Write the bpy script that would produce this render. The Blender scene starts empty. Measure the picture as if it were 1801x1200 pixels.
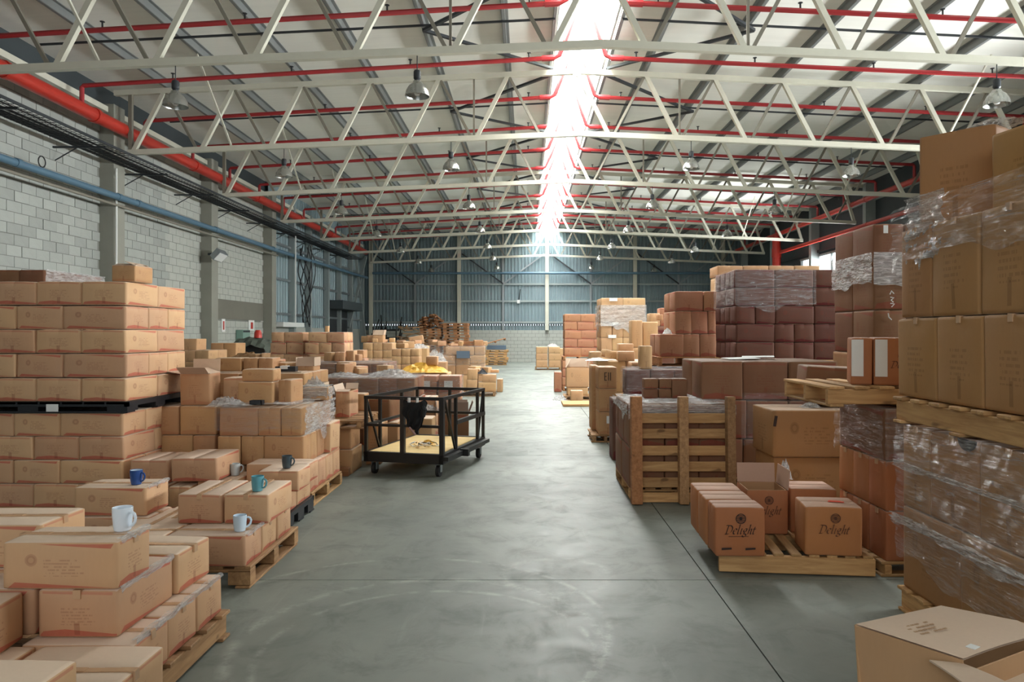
import bpy, math, random
from mathutils import Vector, Matrix
rnd = random.Random(7)
S = bpy.context.scene
COL = S.collection
PI = math.pi
# ---------------------------------------------------------------- camera, world, lights, exposure
F, VX, VY, H = 1300.0, 926.0, 587.0, 1.6           # focal length (px of the 1801x1200 frame), vanishing point, eye height
cam = bpy.data.cameras.new('camera')
cam.sensor_fit = 'HORIZONTAL'; cam.sensor_width = 36.0; cam.lens = F / 1801 * 36.0
cam.shift_x = (900.5 - VX) / 1801; cam.shift_y = (VY - 600) / 1801
cam.clip_end = 300
camo = bpy.data.objects.new('camera', cam); COL.objects.link(camo)
camo.location = (0, 0, H); camo.rotation_euler = (PI / 2, 0, 0)
S.camera = camo
W = bpy.data.worlds.new('daylight'); S.world = W; W.use_nodes = True
W.node_tree.nodes['Background'].inputs[0].default_value = (0.86, 0.93, 1.0, 1)
W.node_tree.nodes['Background'].inputs[1].default_value = 1.0
vs = S.view_settings
vs.view_transform = 'Standard'; vs.look = 'None'; vs.gamma = 1.0; vs.use_curve_mapping = False
vs.exposure = 0.08
S.cycles.use_denoising = True
S.cycles.max_bounces = 8; S.cycles.diffuse_bounces = 5; S.cycles.transparent_max_bounces = 12
S.cycles.sample_clamp_indirect = 8.0

def area(name, loc, rot, sx, sy, power, col=(1, 1, 1), spread=PI):
    l = bpy.data.lights.new(name, 'AREA'); l.shape = 'RECTANGLE'; l.size = sx; l.size_y = sy
    l.energy = power; l.color = col; l.spread = spread
    o = bpy.data.objects.new(name, l); COL.objects.link(o); o.location = loc; o.rotation_euler = rot
    return o
RX = 1.15                                            # ridge line
SKY0 = 11.3                                           # the skylight strip starts here
for k in range(7):                                   # daylight through the ridge skylight
    area('skylight_daylight', (RX, SKY0 + 2.2 + 4.35 * k, 8.45), (0, 0, 0), 1.0, 4.2, 570, (0.97, 1.0, 0.985))
area('door_daylight', (-0.6, -4.8, 4.2), (PI / 2 - .4, 0, 0), 7.0, 2.4, 155, (1.0, 0.97, 0.91))   # fill lamp added at the unseen loading door, tilted down onto near cartons
for y, L, p, a in ((29.8, 6.4, 450, .3), (10.5, 13.0, 1250, .06)):                               # far high window, then stronger fill at an added, unseen near window
    area('window_daylight', (12.2, y, 4.25), (0, PI / 2 + a, 0), 1.1, L, p, (0.97, 1.0, 0.99), 1.9)

# ---------------------------------------------------------------- node helpers
def lin(r, g, b):
    f = lambda c: (c / 255 / 12.92) if c / 255 <= 0.04045 else ((c / 255 + 0.055) / 1.055) ** 2.4
    return (f(r), f(g), f(b), 1)
class X:                                             # a socket with arithmetic
    t = None
    def __init__(s, k): s.k = k
    def __add__(s, o): return mth('ADD', s, o)
    __radd__ = __add__
    def __sub__(s, o): return mth('SUBTRACT', s, o)
    def __rsub__(s, o): return mth('SUBTRACT', o, s)
    def __mul__(s, o): return mth('MULTIPLY', s, o)
    __rmul__ = __mul__
    def __truediv__(s, o): return mth('DIVIDE', s, o)
    def __gt__(s, o): return mth('GREATER_THAN', s, o)
    def __lt__(s, o): return mth('LESS_THAN', s, o)
    def __pow__(s, o): return mth('POWER', s, o)
def put(i, v):
    if isinstance(v, X): X.t.links.new(v.k, i)
    else: i.default_value = v
def mth(op, a, b=None, clamp=False):
    n = X.t.nodes.new('ShaderNodeMath'); n.operation = op; n.use_clamp = clamp
    put(n.inputs[0], a)
    if b is not None: put(n.inputs[1], b)
    return X(n.outputs[0])
def absx(a): return mth('ABSOLUTE', a)
def sat(a): return mth('ADD', a, 0.0, True)
def ramp(v, a, b):                                   # 0 at a, 1 at b
    n = X.t.nodes.new('ShaderNodeMapRange'); put(n.inputs[0], v); n.inputs[1].default_value = a; n.inputs[2].default_value = b
    return X(n.outputs[0])
def mixc(f, a, b):
    n = X.t.nodes.new('ShaderNodeMix'); n.data_type = 'RGBA'
    put(n.inputs[0], f); put(n.inputs[6], a); put(n.inputs[7], b); return X(n.outputs[2])
def coord(kind='Object'):
    return X(X.t.nodes.new('ShaderNodeTexCoord').outputs[kind])
def scaled(v, sx, sy, sz, off=None):
    n = X.t.nodes.new('ShaderNodeMapping'); put(n.inputs[0], v); n.inputs[3].default_value = (sx, sy, sz)
    if off is not None: put(n.inputs[1], off)
    return X(n.outputs[0])
def sep(v):
    n = X.t.nodes.new('ShaderNodeSeparateXYZ'); put(n.inputs[0], v); return [X(o) for o in n.outputs]
def comb(a, b, c):
    n = X.t.nodes.new('ShaderNodeCombineXYZ'); put(n.inputs[0], a); put(n.inputs[1], b); put(n.inputs[2], c); return X(n.outputs[0])
def noise(v, s, d=3.0, r=0.55, dist=0.0):
    n = X.t.nodes.new('ShaderNodeTexNoise'); put(n.inputs['Vector'], v); n.inputs['Scale'].default_value = s
    n.inputs['Detail'].default_value = d; n.inputs['Roughness'].default_value = r; n.inputs['Distortion'].default_value = dist
    return X(n.outputs[0])
def orand(): return X(X.t.nodes.new('ShaderNodeObjectInfo').outputs['Random'])
def irand(): return mth('FRACT', orand() + X(X.t.nodes.new('ShaderNodeNewGeometry').outputs['Random Per Island']))
def oloc(): return X(X.t.nodes.new('ShaderNodeObjectInfo').outputs['Location'])
def bumpn(h, s=0.3, d=0.01):
    n = X.t.nodes.new('ShaderNodeBump'); put(n.inputs['Height'], h); n.inputs['Strength'].default_value = s; n.inputs['Distance'].default_value = d
    return X(n.outputs[0])
def hsv(c, h=0.5, s=1.0, v=1.0):
    n = X.t.nodes.new('ShaderNodeHueSaturation'); put(n.inputs['Color'], c); put(n.inputs['Hue'], h); put(n.inputs['Saturation'], s); put(n.inputs['Value'], v)
    return X(n.outputs[0])
def newmat(name):
    m = bpy.data.materials.new(name); m.use_nodes = True; X.t = m.node_tree
    return m, m.node_tree.nodes['Principled BSDF']
M = {}
def simple(name, col, rough=0.5, metal=0.0, var=0.06, ns=6.0, spec=0.5, bump=0.0, rv=0.0):
    m, p = newmat(name)
    n = noise(coord(), ns, 4)
    c = hsv(col, v=1.0 - var + n * (2 * var) + (orand() - 0.5) * rv)
    put(p.inputs['Base Color'], c); put(p.inputs['Roughness'], sat(rough - 0.08 + n * 0.16)); p.inputs['Metallic'].default_value = metal
    p.inputs['Specular IOR Level'].default_value = spec
    if bump: put(p.inputs['Normal'], bumpn(noise(coord(), ns * 6, 4), bump))
    M[name] = m; return m
simple('cream_steel', lin(206, 205, 190), 0.45, 0, 0.08)
simple('grey_steel', lin(128, 124, 112), 0.5, 0, 0.1)
simple('galvanised', lin(150, 158, 162), 0.4, 0.6, 0.1)
simple('purlin_steel', lin(128, 132, 132), 0.45, 0.2, 0.1)
simple('dark_steel', lin(52, 56, 60), 0.5, 0.3, 0.1)
simple('post_steel', lin(150, 160, 160), 0.5, 0, 0.06)
simple('red_paint', lin(180, 50, 38), 0.35, 0, 0.08)
simple('red_pipe', lin(162, 44, 48), 0.38, 0, 0.06)
simple('blue_paint', lin(82, 112, 132), 0.45, 0, 0.08)
simple('black_paint', lin(24, 25, 26), 0.4, 0, 0.15)
simple('black_plastic', lin(30, 33, 38), 0.45, 0, 0.12)
simple('rubber', lin(26, 26, 27), 0.7)
simple('aluminium', lin(176, 178, 174), 0.28, 0.85, 0.08)
simple('paper', lin(226, 228, 226), 0.6, 0, 0.04)
simple('print_ink', lin(52, 34, 26), 0.6)
simple('cable', lin(30, 32, 34), 0.6)
simple('fabric', lin(17, 17, 19), 0.9, 0, 0.2, 20)
simple('strap', lin(150, 118, 112), 0.8)
simple('concrete', lin(142, 142, 132), 0.8, 0, 0.16, 2.2, bump=0.2)
simple('concrete_dark', lin(116, 114, 104), 0.85, 0, 0.16, 2.2)
simple('mortar', lin(128, 130, 124), 0.9, 0, 0.08)
simple('block', lin(162, 166, 161), 0.85, 0, 0.08, 5.0, 0.3, 0.25, 0.2)
simple('far_block', lin(176, 179, 172), 0.85, 0, 0.1, 9.0)
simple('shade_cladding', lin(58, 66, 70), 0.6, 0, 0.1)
simple('tarp_blue', lin(92, 112, 132), 0.6, 0, 0.15)
simple('tarp_green', lin(74, 82, 74), 0.7, 0, 0.2)
simple('green_box', lin(120, 152, 140), 0.5)
simple('yellow_film', lin(226, 178, 74), 0.4, 0, 0.2, 9)
simple('orange_strip', lin(232, 92, 62), 0.5)
simple('white_ceramic', lin(226, 236, 246), 0.12, 0, 0.01)
simple('pale_ceramic', lin(196, 214, 228), 0.15, 0, 0.01)
simple('grey_ceramic', lin(178, 186, 188), 0.15, 0, 0.01)
simple('blue_ceramic', lin(46, 78, 138), 0.14, 0, 0.02)
simple('teal_ceramic', lin(94, 152, 164), 0.14, 0, 0.02)
simple('slate_ceramic', lin(66, 78, 84), 0.16, 0, 0.02)

def m_emit(name, col, s):
    m, p = newmat(name); p.inputs['Base Color'].default_value = col
    p.inputs['Emission Color'].default_value = col; p.inputs['Emission Strength'].default_value = s; M[name] = m
m_emit('sky_sheet', (0.93, 0.98, 1.0, 1), 1.6)

def m_wood(name, c0, c1, rv=0.25):
    m, p = newmat(name)
    v = scaled(coord(), 3.0, 34.0, 34.0, comb(orand() * 20, orand() * 7, 0.0))
    g = noise(v, 1.0, 5, 0.6, 0.6)
    kn = noise(scaled(coord(), 4.0, 9.0, 9.0, comb(orand() * 9, 0.0, 0.0)), 1.0, 2)
    c = mixc(ramp(g, 0.3, 0.7), c0, c1)
    c = mixc(ramp(kn, 0.68, 0.74) * 0.6, c, lin(70, 42, 22))
    c = hsv(c, v=1.0 + (orand() - 0.5) * rv * 2)
    put(p.inputs['Base Color'], c); p.inputs['Roughness'].default_value = 0.75
    put(p.inputs['Normal'], bumpn(g, 0.25)); M[name] = m
m_wood('wood', lin(168, 126, 80), lin(204, 164, 112))
m_wood('old_wood', lin(142, 106, 72), lin(180, 142, 100))
m_wood('red_wood', lin(146, 96, 58), lin(182, 128, 84))
m_wood('plywood', lin(226, 190, 120), lin(244, 216, 156), 0.05)

# ---- cartons: kraft board with printing laid out in each face's own uv
def m_carton(name, base, band, band_s, ink_s, tone=0.16, face='long', text=lin(120, 66, 48)):
    m, p = newmat(name)
    uv = coord('UV'); u, v, _ = sep(uv)
    r = irand()
    big = noise(scaled(coord(), 1, 1, 1, oloc()), 3.2, 3)
    fib = noise(scaled(coord(), 60, 60, 14), 1.0, 3)
    c = hsv(base, h=0.5 + (r - 0.5) * 0.012, s=0.94 + big * 0.12, v=1.0 + (r - 0.5) * tone + (big - 0.5) * 0.12 + (fib - 0.5) * 0.07)
    if face != 'top':
        wob = (noise(scaled(uv, 5, 5, 1, oloc()), 1.0, 2) - 0.5) * 0.02
        if face == 'long':
            tb = (v < 0.955 + wob) * (v > 0.965 - (u - 0.22) * 0.15) * (u > 0.22) * (u < 0.72 + v * 0.25)
            bb = (v > 0.03 + wob) * (v < 0.17 - u * 0.14) * (u > 0.03 + v * 0.5)
            du, dv, rad = (u - 0.25) * 2.4, v - 0.62, 0.13
        else:
            tb = (v < 0.965 + wob) * (v > 0.92 - u * 0.02) * (u > 0.06) * (u < 0.94) * 0.55
            bb = (v > 0.03 + wob) * (v < 0.19 - absx(u - 0.35) * 0.17) * (u > 0.0 + v * 0.5)
            du, dv, rad = (u - 0.2) * 1.8, v - 0.7, 0.0
        bands = sat(tb + bb) * (0.75 + noise(scaled(uv, 9, 9, 1, oloc()), 1.0, 2) * 0.4) * band_s
        c = mixc(sat(bands), c, band)
        ink = 0.0
        if ink_s:
            if rad:
                q = du * du + dv * dv
                ink = (q < rad * rad) * (0.55 + (q < rad * rad * 0.55) * 0.3 - (q < rad * rad * 0.2) * 0.5)
            tx0, tx1 = (0.36, 0.7) if face == 'long' else (0.3, 0.72)
            dash = noise(comb(u * 34, mth('FLOOR', v * 15) * 3.7, r * 9), 1.0, 2)
            line = (mth('FRACT', v * 15) < 0.5) * (u > tx0) * (u < tx1 - 0.1 + mth('FRACT', mth('FLOOR', v * 15) * 0.377) * 0.12) * (v > 0.28) * (v < 0.66)
            ink = ink + line * ramp(dash, 0.44, 0.5) * 0.6
            if face == 'short':
                a1 = (absx(u - 0.5) < 0.035) * (absx(v - 0.2) < 0.13) * 0.8
                ink = ink + a1
            c = mixc(sat(ink * ink_s), c, text)
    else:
        c = hsv(c, h=0.505, s=0.62, v=1.2)  # top faces paler and brighter: light from above is put into the colour
    put(p.inputs['Base Color'], c); p.inputs['Roughness'].default_value = 0.72; p.inputs['Specular IOR Level'].default_value = 0.3
    put(p.inputs['Normal'], bumpn(big * 0.8 + noise(scaled(coord(), 1, 1, 1, oloc()), 11.0, 2) * 0.3, 0.35, 0.012))
    M[name] = m
CARTON = {}
for nm, base, band, bs, ik, tone in [
    ('banded', lin(200, 160, 124), lin(182, 72, 62), 0.7, 0.45, 0.16),
    ('kraft', lin(184, 142, 102), lin(170, 80, 60), 0.25, 0.4, 0.16),
    ('rosy', lin(178, 128, 98), lin(160, 62, 56), 0.6, 0.4, 0.12),
    ('umber', lin(130, 92, 67), lin(150, 50, 44), 0.45, 0.4, 0.12),
    ('wine', lin(102, 66, 54), lin(94, 24, 28), 0.9, 0.5, 0.12),
    ('tall', lin(170, 128, 84), lin(120, 80, 50), 0.0, 0.45, 0.1),
    ('tan', lin(192, 154, 114), lin(160, 90, 60), 0.0, 0.35, 0.12),
    ('mug', lin(176, 116, 76), lin(120, 70, 40), 0.0, 0.0, 0.08)]:
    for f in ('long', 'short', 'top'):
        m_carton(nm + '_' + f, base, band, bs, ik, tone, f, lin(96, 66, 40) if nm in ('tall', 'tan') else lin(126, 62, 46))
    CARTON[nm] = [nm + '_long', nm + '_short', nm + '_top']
simple('tape', lin(198, 162, 128), 0.14, 0, 0.06, 9, 0.7)
simple('carton_inside', lin(176, 136, 98), 0.8)

def m_film(name, lo, hi, sc=(3, 3, 12), col=(0.9, 0.9, 0.92, 1)):
    m, p = newmat(name); nt = m.node_tree
    a = noise(scaled(coord(), *sc), 2.0, 5, 0.65, 1.2)
    f = lo + ramp(a, 0.42, 0.72) * (hi - lo)
    put(p.inputs['Base Color'], col); p.inputs['Roughness'].default_value = 0.13; p.inputs['Specular IOR Level'].default_value = 1.0
    put(p.inputs['Normal'], bumpn(noise(scaled(coord(), *[s * 2 for s in sc]), 3.0, 4, 0.6, 1.0), 0.9, 0.03))
    tr = nt.nodes.new('ShaderNodeBsdfTransparent'); mx = nt.nodes.new('ShaderNodeMixShader')
    put(mx.inputs[0], f); nt.links.new(tr.outputs[0], mx.inputs[1]); nt.links.new(p.outputs[0], mx.inputs[2])
    nt.links.new(mx.outputs[0], nt.nodes['Material Output'].inputs[0]); M[name] = m
m_film('film', 0.07, 0.42, (2.5, 2.5, 26))
m_film('film_thin', 0.05, 0.22, (2.5, 2.5, 22))
m_film('film_heavy', 0.3, 0.9, (4, 4, 30), (0.95, 0.95, 0.95, 1))

def m_floor():
    m, p = newmat('floor_concrete')
    g = X(X.t.nodes.new('ShaderNodeNewGeometry').outputs['Position'])
    a = noise(scaled(g, 1, 1, 1), 0.55, 6, 0.62, 0.4); b = noise(g, 3.2, 6, 0.7, 0.6); s = noise(scaled(g, 7, 0.8, 1), 1.0, 5, 0.7, 0.5)
    x, y, z = sep(g)
    c = mixc(ramp(a, 0.35, 0.68), lin(112, 118, 112), lin(144, 149, 141))
    c = mixc(ramp(b, 0.5, 0.74) * 0.5, c, lin(82, 88, 83))
    c = mixc(ramp(s, 0.6, 0.78) * 0.35, c, lin(160, 164, 156))
    def arc(cx, cy, rr, w):                          # pale tyre scuffs
        dx, dy = x - cx, y - cy
        q = mth('SQRT', dx * dx + dy * dy)
        return ramp(absx(q - rr), w, 0.0) * ramp(noise(scaled(g, 6, 6, 1), 1.0, 4, 0.7), 0.42, 0.62)
    sc = sat(arc(-0.55, 3.85, 0.95, 0.05) + arc(-0.5, 3.75, 0.84, 0.03) + arc(-0.75, 4.05, 1.2, 0.03) + arc(0.2, 4.9, 0.35, 0.05) * 0.7)
    c = mixc(sc * 0.32, c, lin(205, 208, 200))
    put(p.inputs['Base Color'], c)
    put(p.inputs['Roughness'], sat(0.3 + b * 0.4)); p.inputs['Specular IOR Level'].default_value = 0.3
    put(p.inputs['Normal'], bumpn(b + s * 0.5, 0.12, 0.01)); M['floor_concrete'] = m
m_floor()
def m_ceiling():
    m, p = newmat('insulation')
    g = X(X.t.nodes.new('ShaderNodeNewGeometry').outputs['Position'])
    s = noise(scaled(g, 0.5, 9, 1), 1.0, 4); b = noise(g, 0.9, 4)
    c = hsv(lin(236, 236, 229), v=0.9 + s * 0.12 + b * 0.08)
    put(p.inputs['Base Color'], c); p.inputs['Roughness'].default_value = 0.7
    put(p.inputs['Normal'], bumpn(s, 0.2, 0.02)); M['insulation'] = m
m_ceiling()
def m_clad(name, c0, c1):
    m, p = newmat(name)
    v = coord(); s = noise(scaled(v, 6, 6, 0.5), 1.0, 4); b = noise(v, 0.7, 4)
    c = mixc(ramp(b, 0.3, 0.7), c0, c1); c = hsv(c, v=0.85 + s * 0.3)
    put(p.inputs['Base Color'], c); p.inputs['Roughness'].default_value = 0.45; p.inputs['Metallic'].default_value = 0.15; M[name] = m
m_clad('cladding', lin(122, 142, 148), lin(140, 158, 164))

# ---------------------------------------------------------------- mesh helpers
class MB:
    def __init__(s): s.v = []; s.f = []
    def box(s, x0, x1, y0, y1, z0, z1):
        b = len(s.v); s.v += [(x, y, z) for z in (z0, z1) for y in (y0, y1) for x in (x0, x1)]
        s.f += [tuple(b + i for i in q) for q in ((0, 2, 3, 1), (4, 5, 7, 6), (0, 1, 5, 4), (2, 6, 7, 3), (0, 4, 6, 2), (1, 3, 7, 5))]
        return s
    def bar(s, p, q, w, h):                          # box beam from p to q
        p, q = Vector(p), Vector(q); d = (q - p).normalized()
        up = Vector((0, 0, 1)) if abs(d.z) < 0.95 else Vector((0, 1, 0))
        a = d.cross(up).normalized(); c = a.cross(d).normalized(); b = len(s.v)
        for e in (p, q):
            for i, j in ((-1, -1), (1, -1), (1, 1), (-1, 1)): s.v.append(tuple(e + a * (i * w / 2) + c * (j * h / 2)))
        s.f += [tuple(b + i for i in r) for r in ((0, 1, 2, 3), (7, 6, 5, 4), (0, 4, 5, 1), (1, 5, 6, 2), (2, 6, 7, 3), (3, 7, 4, 0))]
        return s
    def tube(s, pts, r, n=10, cap=True):             # round tube through points (r may be a list)
        pts = [Vector(p) for p in pts]; b0 = len(s.v); a = None
        for i, p in enumerate(pts):
            d = (pts[min(i + 1, len(pts) - 1)] - pts[max(i - 1, 0)]).normalized()
            if a is None:
                up = Vector((0, 0, 1)) if abs(d.z) < 0.9 else Vector((0, 1, 0)); a = d.cross(up).normalized()
            else: a = (a - d * a.dot(d)).normalized()
            c = d.cross(a); rr = r[i] if isinstance(r, (list, tuple)) else r
            for k in range(n):
                t = 2 * PI * k / n; s.v.append(tuple(p + (a * math.cos(t) + c * math.sin(t)) * rr))
        for i in range(len(pts) - 1):
            for k in range(n):
                s.f.append((b0 + i * n + k, b0 + i * n + (k + 1) % n, b0 + (i + 1) * n + (k + 1) % n, b0 + (i + 1) * n + k))
        if cap:
            s.f.append(tuple(b0 + k for k in reversed(range(n)))); s.f.append(tuple(b0 + (len(pts) - 1) * n + k for k in range(n)))
        return s
    def lathe(s, prof, n=24, c=(0, 0, 0)):           # profile of (radius, z)
        b0 = len(s.v)
        for r, z in prof:
            for k in range(n): t = 2 * PI * k / n; s.v.append((c[0] + r * math.cos(t), c[1] + r * math.sin(t), c[2] + z))
        for i in range(len(prof) - 1):
            for k in range(n): s.f.append((b0 + i * n + k, b0 + i * n + (k + 1) % n, b0 + (i + 1) * n + (k + 1) % n, b0 + (i + 1) * n + k))
        return s
    def mesh(s, name, mat, smooth=False):
        me = bpy.data.meshes.new(name); me.from_pydata(s.v, [], s.f); me.update()
        for mm in (mat if isinstance(mat, (list, tuple)) else [mat]): me.materials.append(M[mm])
        if smooth:
            me.polygons.foreach_set('use_smooth', [True] * len(me.polygons))
            try: me.set_sharp_from_angle(angle=0.6)
            except Exception: pass
        return me
    def build(s, name, mat, parent=None, loc=(0, 0, 0), rot=(0, 0, 0), smooth=False):
        return ob(name, s.mesh(name, mat, smooth), parent, loc, rot)
def ob(name, data, parent=None, loc=(0, 0, 0), rot=(0, 0, 0)):
    o = bpy.data.objects.new(name, data); COL.objects.link(o); o.location = loc; o.rotation_euler = rot
    if parent is not None: o.parent = parent
    return o
def tag(o, label=None, cat=None, group=None, kind=None):
    for k, v in (('label', label), ('category', cat), ('group', group), ('kind', kind)):
        if v: o[k] = v
    return o
def thing(name, label, cat, loc=(0, 0, 0), rot=(0, 0, 0), group=None, kind=None):
    return tag(ob(name, None, None, loc, rot), label, cat, group, kind)
def px(x, d): return (x - VX) * d / F                # photo column at distance d -> X
ORD = ['first', 'second', 'third', 'fourth', 'fifth', 'sixth', 'seventh', 'eighth', 'ninth', 'tenth', 'eleventh', 'twelfth', 'thirteenth', 'fourteenth', 'fifteenth', 'sixteenth']
# ================================================================ the room
XL, XR, YF, YB = -9.3, 12.3, -5.0, 41.7
def zroof(x): return 7.62 - 0.05 * abs(x - RX)
TR = [11.16 + 5.0 * k for k in range(7)]             # truss lines
def struct(name, label, cat):
    return thing(name, label, cat, kind='structure')
# floor: cast slabs with recessed joints
fl = struct('floor', 'grey scuffed concrete warehouse floor with straight joints', 'floor')
MB().box(XL - .3, XR + .3, YF - .3, YB + .3, -0.2, -0.025).build('bed', 'mortar', fl)
xs = [XL - .2, -8.0, -3.42, 1.18, 5.78, 10.4, XR + .2]; ys = [YF - .2, -0.1] + [4.8 + 4.9 * k for k in range(8)] + [YB + .2]
for i in range(len(xs) - 1):
    for j in range(len(ys) - 1):
        m = MB(); m.box(xs[i] + .004, xs[i + 1] - .004, ys[j] + .004, ys[j + 1] - .004, -0.03, 0.0); m.build('slab', 'floor_concrete', fl)
# flat timber sheet lying on the floor by the right hand pallets
# left wall
wl = struct('wall_left', 'pale concrete block wall with concrete pillars behind the cartons', 'wall')
MB().box(XL - .25, XL, YF, 26.6, 0, 6.45).build('backing', 'mortar', wl)
blk = [MB().box(-.012, .014, -.194, .194, -.094, .094).mesh('block', 'block'),
       MB().box(-.012, .018, -.193, .193, -.093, .093).mesh('block', 'block'), MB().box(-.012, .011, -.194, .194, -.094, .094).mesh('block', 'block')]
near = []; far = MB()
pil = [11.16, 16.16, 21.16, 26.16]
for r in range(32):
    z = 0.1 + 0.2 * r
    for c in range(80):
        y = -4.8 + 0.4 * c + (0.2 if r % 2 else 0)
        if y > 26.4 or any(abs(y - p - .15) < .2 for p in pil): continue
        if z > 1.9 and y > 12.9 and len(near) < 4000 and not (z < 2.7 and y < 16): near.append((y, z))
        elif y > 12 and z > 0.9: far.box(XL - .01, XL + .013, y - .194, y + .194, z - .094, z + .094)
near.sort()
for i, (y, z) in enumerate(near):
    if i < 300: ob('block', blk[rnd.randrange(3)], wl, (XL, y, z))
    elif not (21.4 < y < 26 and 2.05 < z < 2.6): far.box(XL - .01, XL + .013 + rnd.uniform(-.003, .003), y - .194, y + .194, z - .094, z + .094)
tag(far.build('blockwork', 'far_block', wl), kind='stuff')
for p in pil:
    MB().box(XL - .05, -8.98, p - .08, p + .36, 0, 6.6).build('pillar', 'concrete', wl)
MB().box(XL, XL + .03, 21.55, 26.05, 2.05, 2.65).build('lintel', 'concrete_dark', wl)
MB().box(XL - .05, XL + .2, YF, 41.5, 6.42, 6.54).build('eave_beam', 'cream_steel', wl)
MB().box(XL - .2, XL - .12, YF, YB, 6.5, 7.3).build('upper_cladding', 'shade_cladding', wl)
MB().tube([(-8.93, 16.1, 0), (-8.93, 16.1, 5.2)], .018, 8).build('conduit', 'paper', wl)
def corr(mb, p0, p1, z0, z1, n, depth, nrm):         # corrugated sheet between two plan points
    p0, p1, nrm = Vector(p0), Vector(p1), Vector(nrm); L = (p1 - p0).length; e = (p1 - p0) / L; pts = []
    k = max(2, int(L / n))
    for i in range(k):
        a = i * L / k; w = L / k
        for t, dd in ((0, 0), (.38, 0), (.5, 1), (.88, 1)): pts.append(p0 + e * (a + t * w) + nrm * (depth * dd))
    pts.append(p1); b = len(mb.v)
    for q in pts: mb.v += [(q.x, q.y, z0), (q.x, q.y, z1)]
    for i in range(len(pts) - 1): mb.f.append((b + 2 * i, b + 2 * i + 2, b + 2 * i + 3, b + 2 * i + 1))
    return mb
MB().box(XL - .25, XL, 26.6, YB, 0, 1.85).build('low_wall', 'far_block', wl)
MB().box(XL - .05, XL + .5, 26.75, 29.3, 1.85, 2.02).build('ledge', 'paper', wl)
for a, b in ((26.6, 31.2), (31.2, 36.2), (36.2, 41.7)):
    corr(MB(), (XL, a, 0), (XL, b, 0), 1.85, 7.2, .3, .035, (-1, 0, 0)).build('sheet', 'cladding', wl)
for y in (29.0, 31.2, 34.0, 36.2, 38.6, 41.3):
    MB().box(XL, XL + .22, y - .1, y + .1, 0, 6.6).build('post', 'post_steel', wl)
for z in (2.3, 3.6, 4.9):
    MB().box(XL + .01, XL + .1, 26.6, 41.5, z, z + .09).build('rail', 'galvanised', wl)
MB().tube([(-8.75, 28.0, 2.02), (-8.75, 28.0, 5.3)], .025, 8).build('conduit', 'paper', wl)
MB().bar((-8.95, 37.2, 1.9), (-8.95, 41.2, 5.9), .12, .12).build('brace', 'post_steel', wl)
MB().bar((-8.95, 41.2, 1.0), (-8.95, 38.6, 5.9), .12, .12).build('brace', 'post_steel', wl)
# dark loading door with a canopy on the left wall
dr = struct('door_1', 'dark open doorway under a grey canopy in the far left wall', 'door')
MB().box(XL - .05, XL + .04, 34.3, 38.2, 1.0, 3.0).build('opening', 'dark_steel', dr)
MB().box(XL, XL + .8, 34.2, 38.3, 2.75, 3.15).build('canopy', 'shade_cladding', dr)
MB().box(XL, XL + .1, 34.15, 34.3, 0, 3.0).build('frame', 'post_steel', dr)
# back wall
wb = struct('wall_back', 'blue grey corrugated gable wall above a low pale block wall', 'wall')
MB().box(XL - .3, XR + .3, YB, YB + .2, 0, 1.79).build('base', 'mortar', wb)
m = MB()
for r in range(9):
    for c in range(56):
        x = XL + .2 + .4 * c + (.2 if r % 2 else 0)
        m.box(x - .192, x + .192, YB - .015, YB + .01, .2 * r + .008, .2 * r + .192)
tag(m.build('blockwork', 'far_block', wb), kind='stuff')
MB().box(3.0, 4.6, YB - .06, YB, 0, 1.78).build('pier', 'concrete', wb)
PX = [-8.75, -3.79, 1.15, 6.1, 11.05]
for i in range(len(PX)):
    a = PX[i] if i else XL - .2
    for a, b in ((PX[i] - (0.6 if not i else 0), PX[i] + 2.475), (PX[i] + 2.475, PX[i] + 4.95)):
        if a < XR: corr(MB(), (a, YB + .1, 0), (min(b, XR + .2), YB + .1, 0), 2.14, 7.75, .19, .05, (0, -1, 0)).build('sheet', 'cladding', wb)
corr(MB(), (XL - .2, YB + .1, 0), (XR + .2, YB + .1, 0), 1.79, 2.05, .19, .05, (0, -1, 0)).build('skirt', 'cladding', wb)
m = MB()                                             # blocks between the small daylight gaps under the sheets
x = XL
while x < XR:
    m.box(x, x + .072, YB + .04, YB + .12, 2.05, 2.14); x += .135
tag(m.build('closer_strip', 'shade_cladding', wb), kind='stuff')
for x in PX: MB().box(x - .1, x + .1, YB - .22, YB - .02, 0 if x < 0 else 1.79, zroof(x) - .2).build('post', 'cream_steel', wb)
for x in PX[:-1]: MB().box(x + 2.42, x + 2.53, YB - .08, YB - .01, 1.79, zroof(x)).build('mid_post', 'galvanised', wb)
for z in (2.24, 3.43, 4.39):
    for a, b in zip([XL] + PX, PX + [XR]):
        if b - a > 1: MB().box(a + .12, b - .12, YB - .06, YB + .02, z - .05, z + .05).build('rail', 'post_steel', wb)
for x in PX[:-1]:
    MB().bar((x + 2.48, YB - .1, 4.4), (x + 4.8, YB - .1, 6.1), .07, .07).build('brace', 'galvanised', wb)
    MB().bar((x + 2.48, YB - .1, 4.4), (x + .15, YB - .1, 6.1), .07, .07).build('brace', 'dark_steel', wb)
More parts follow.
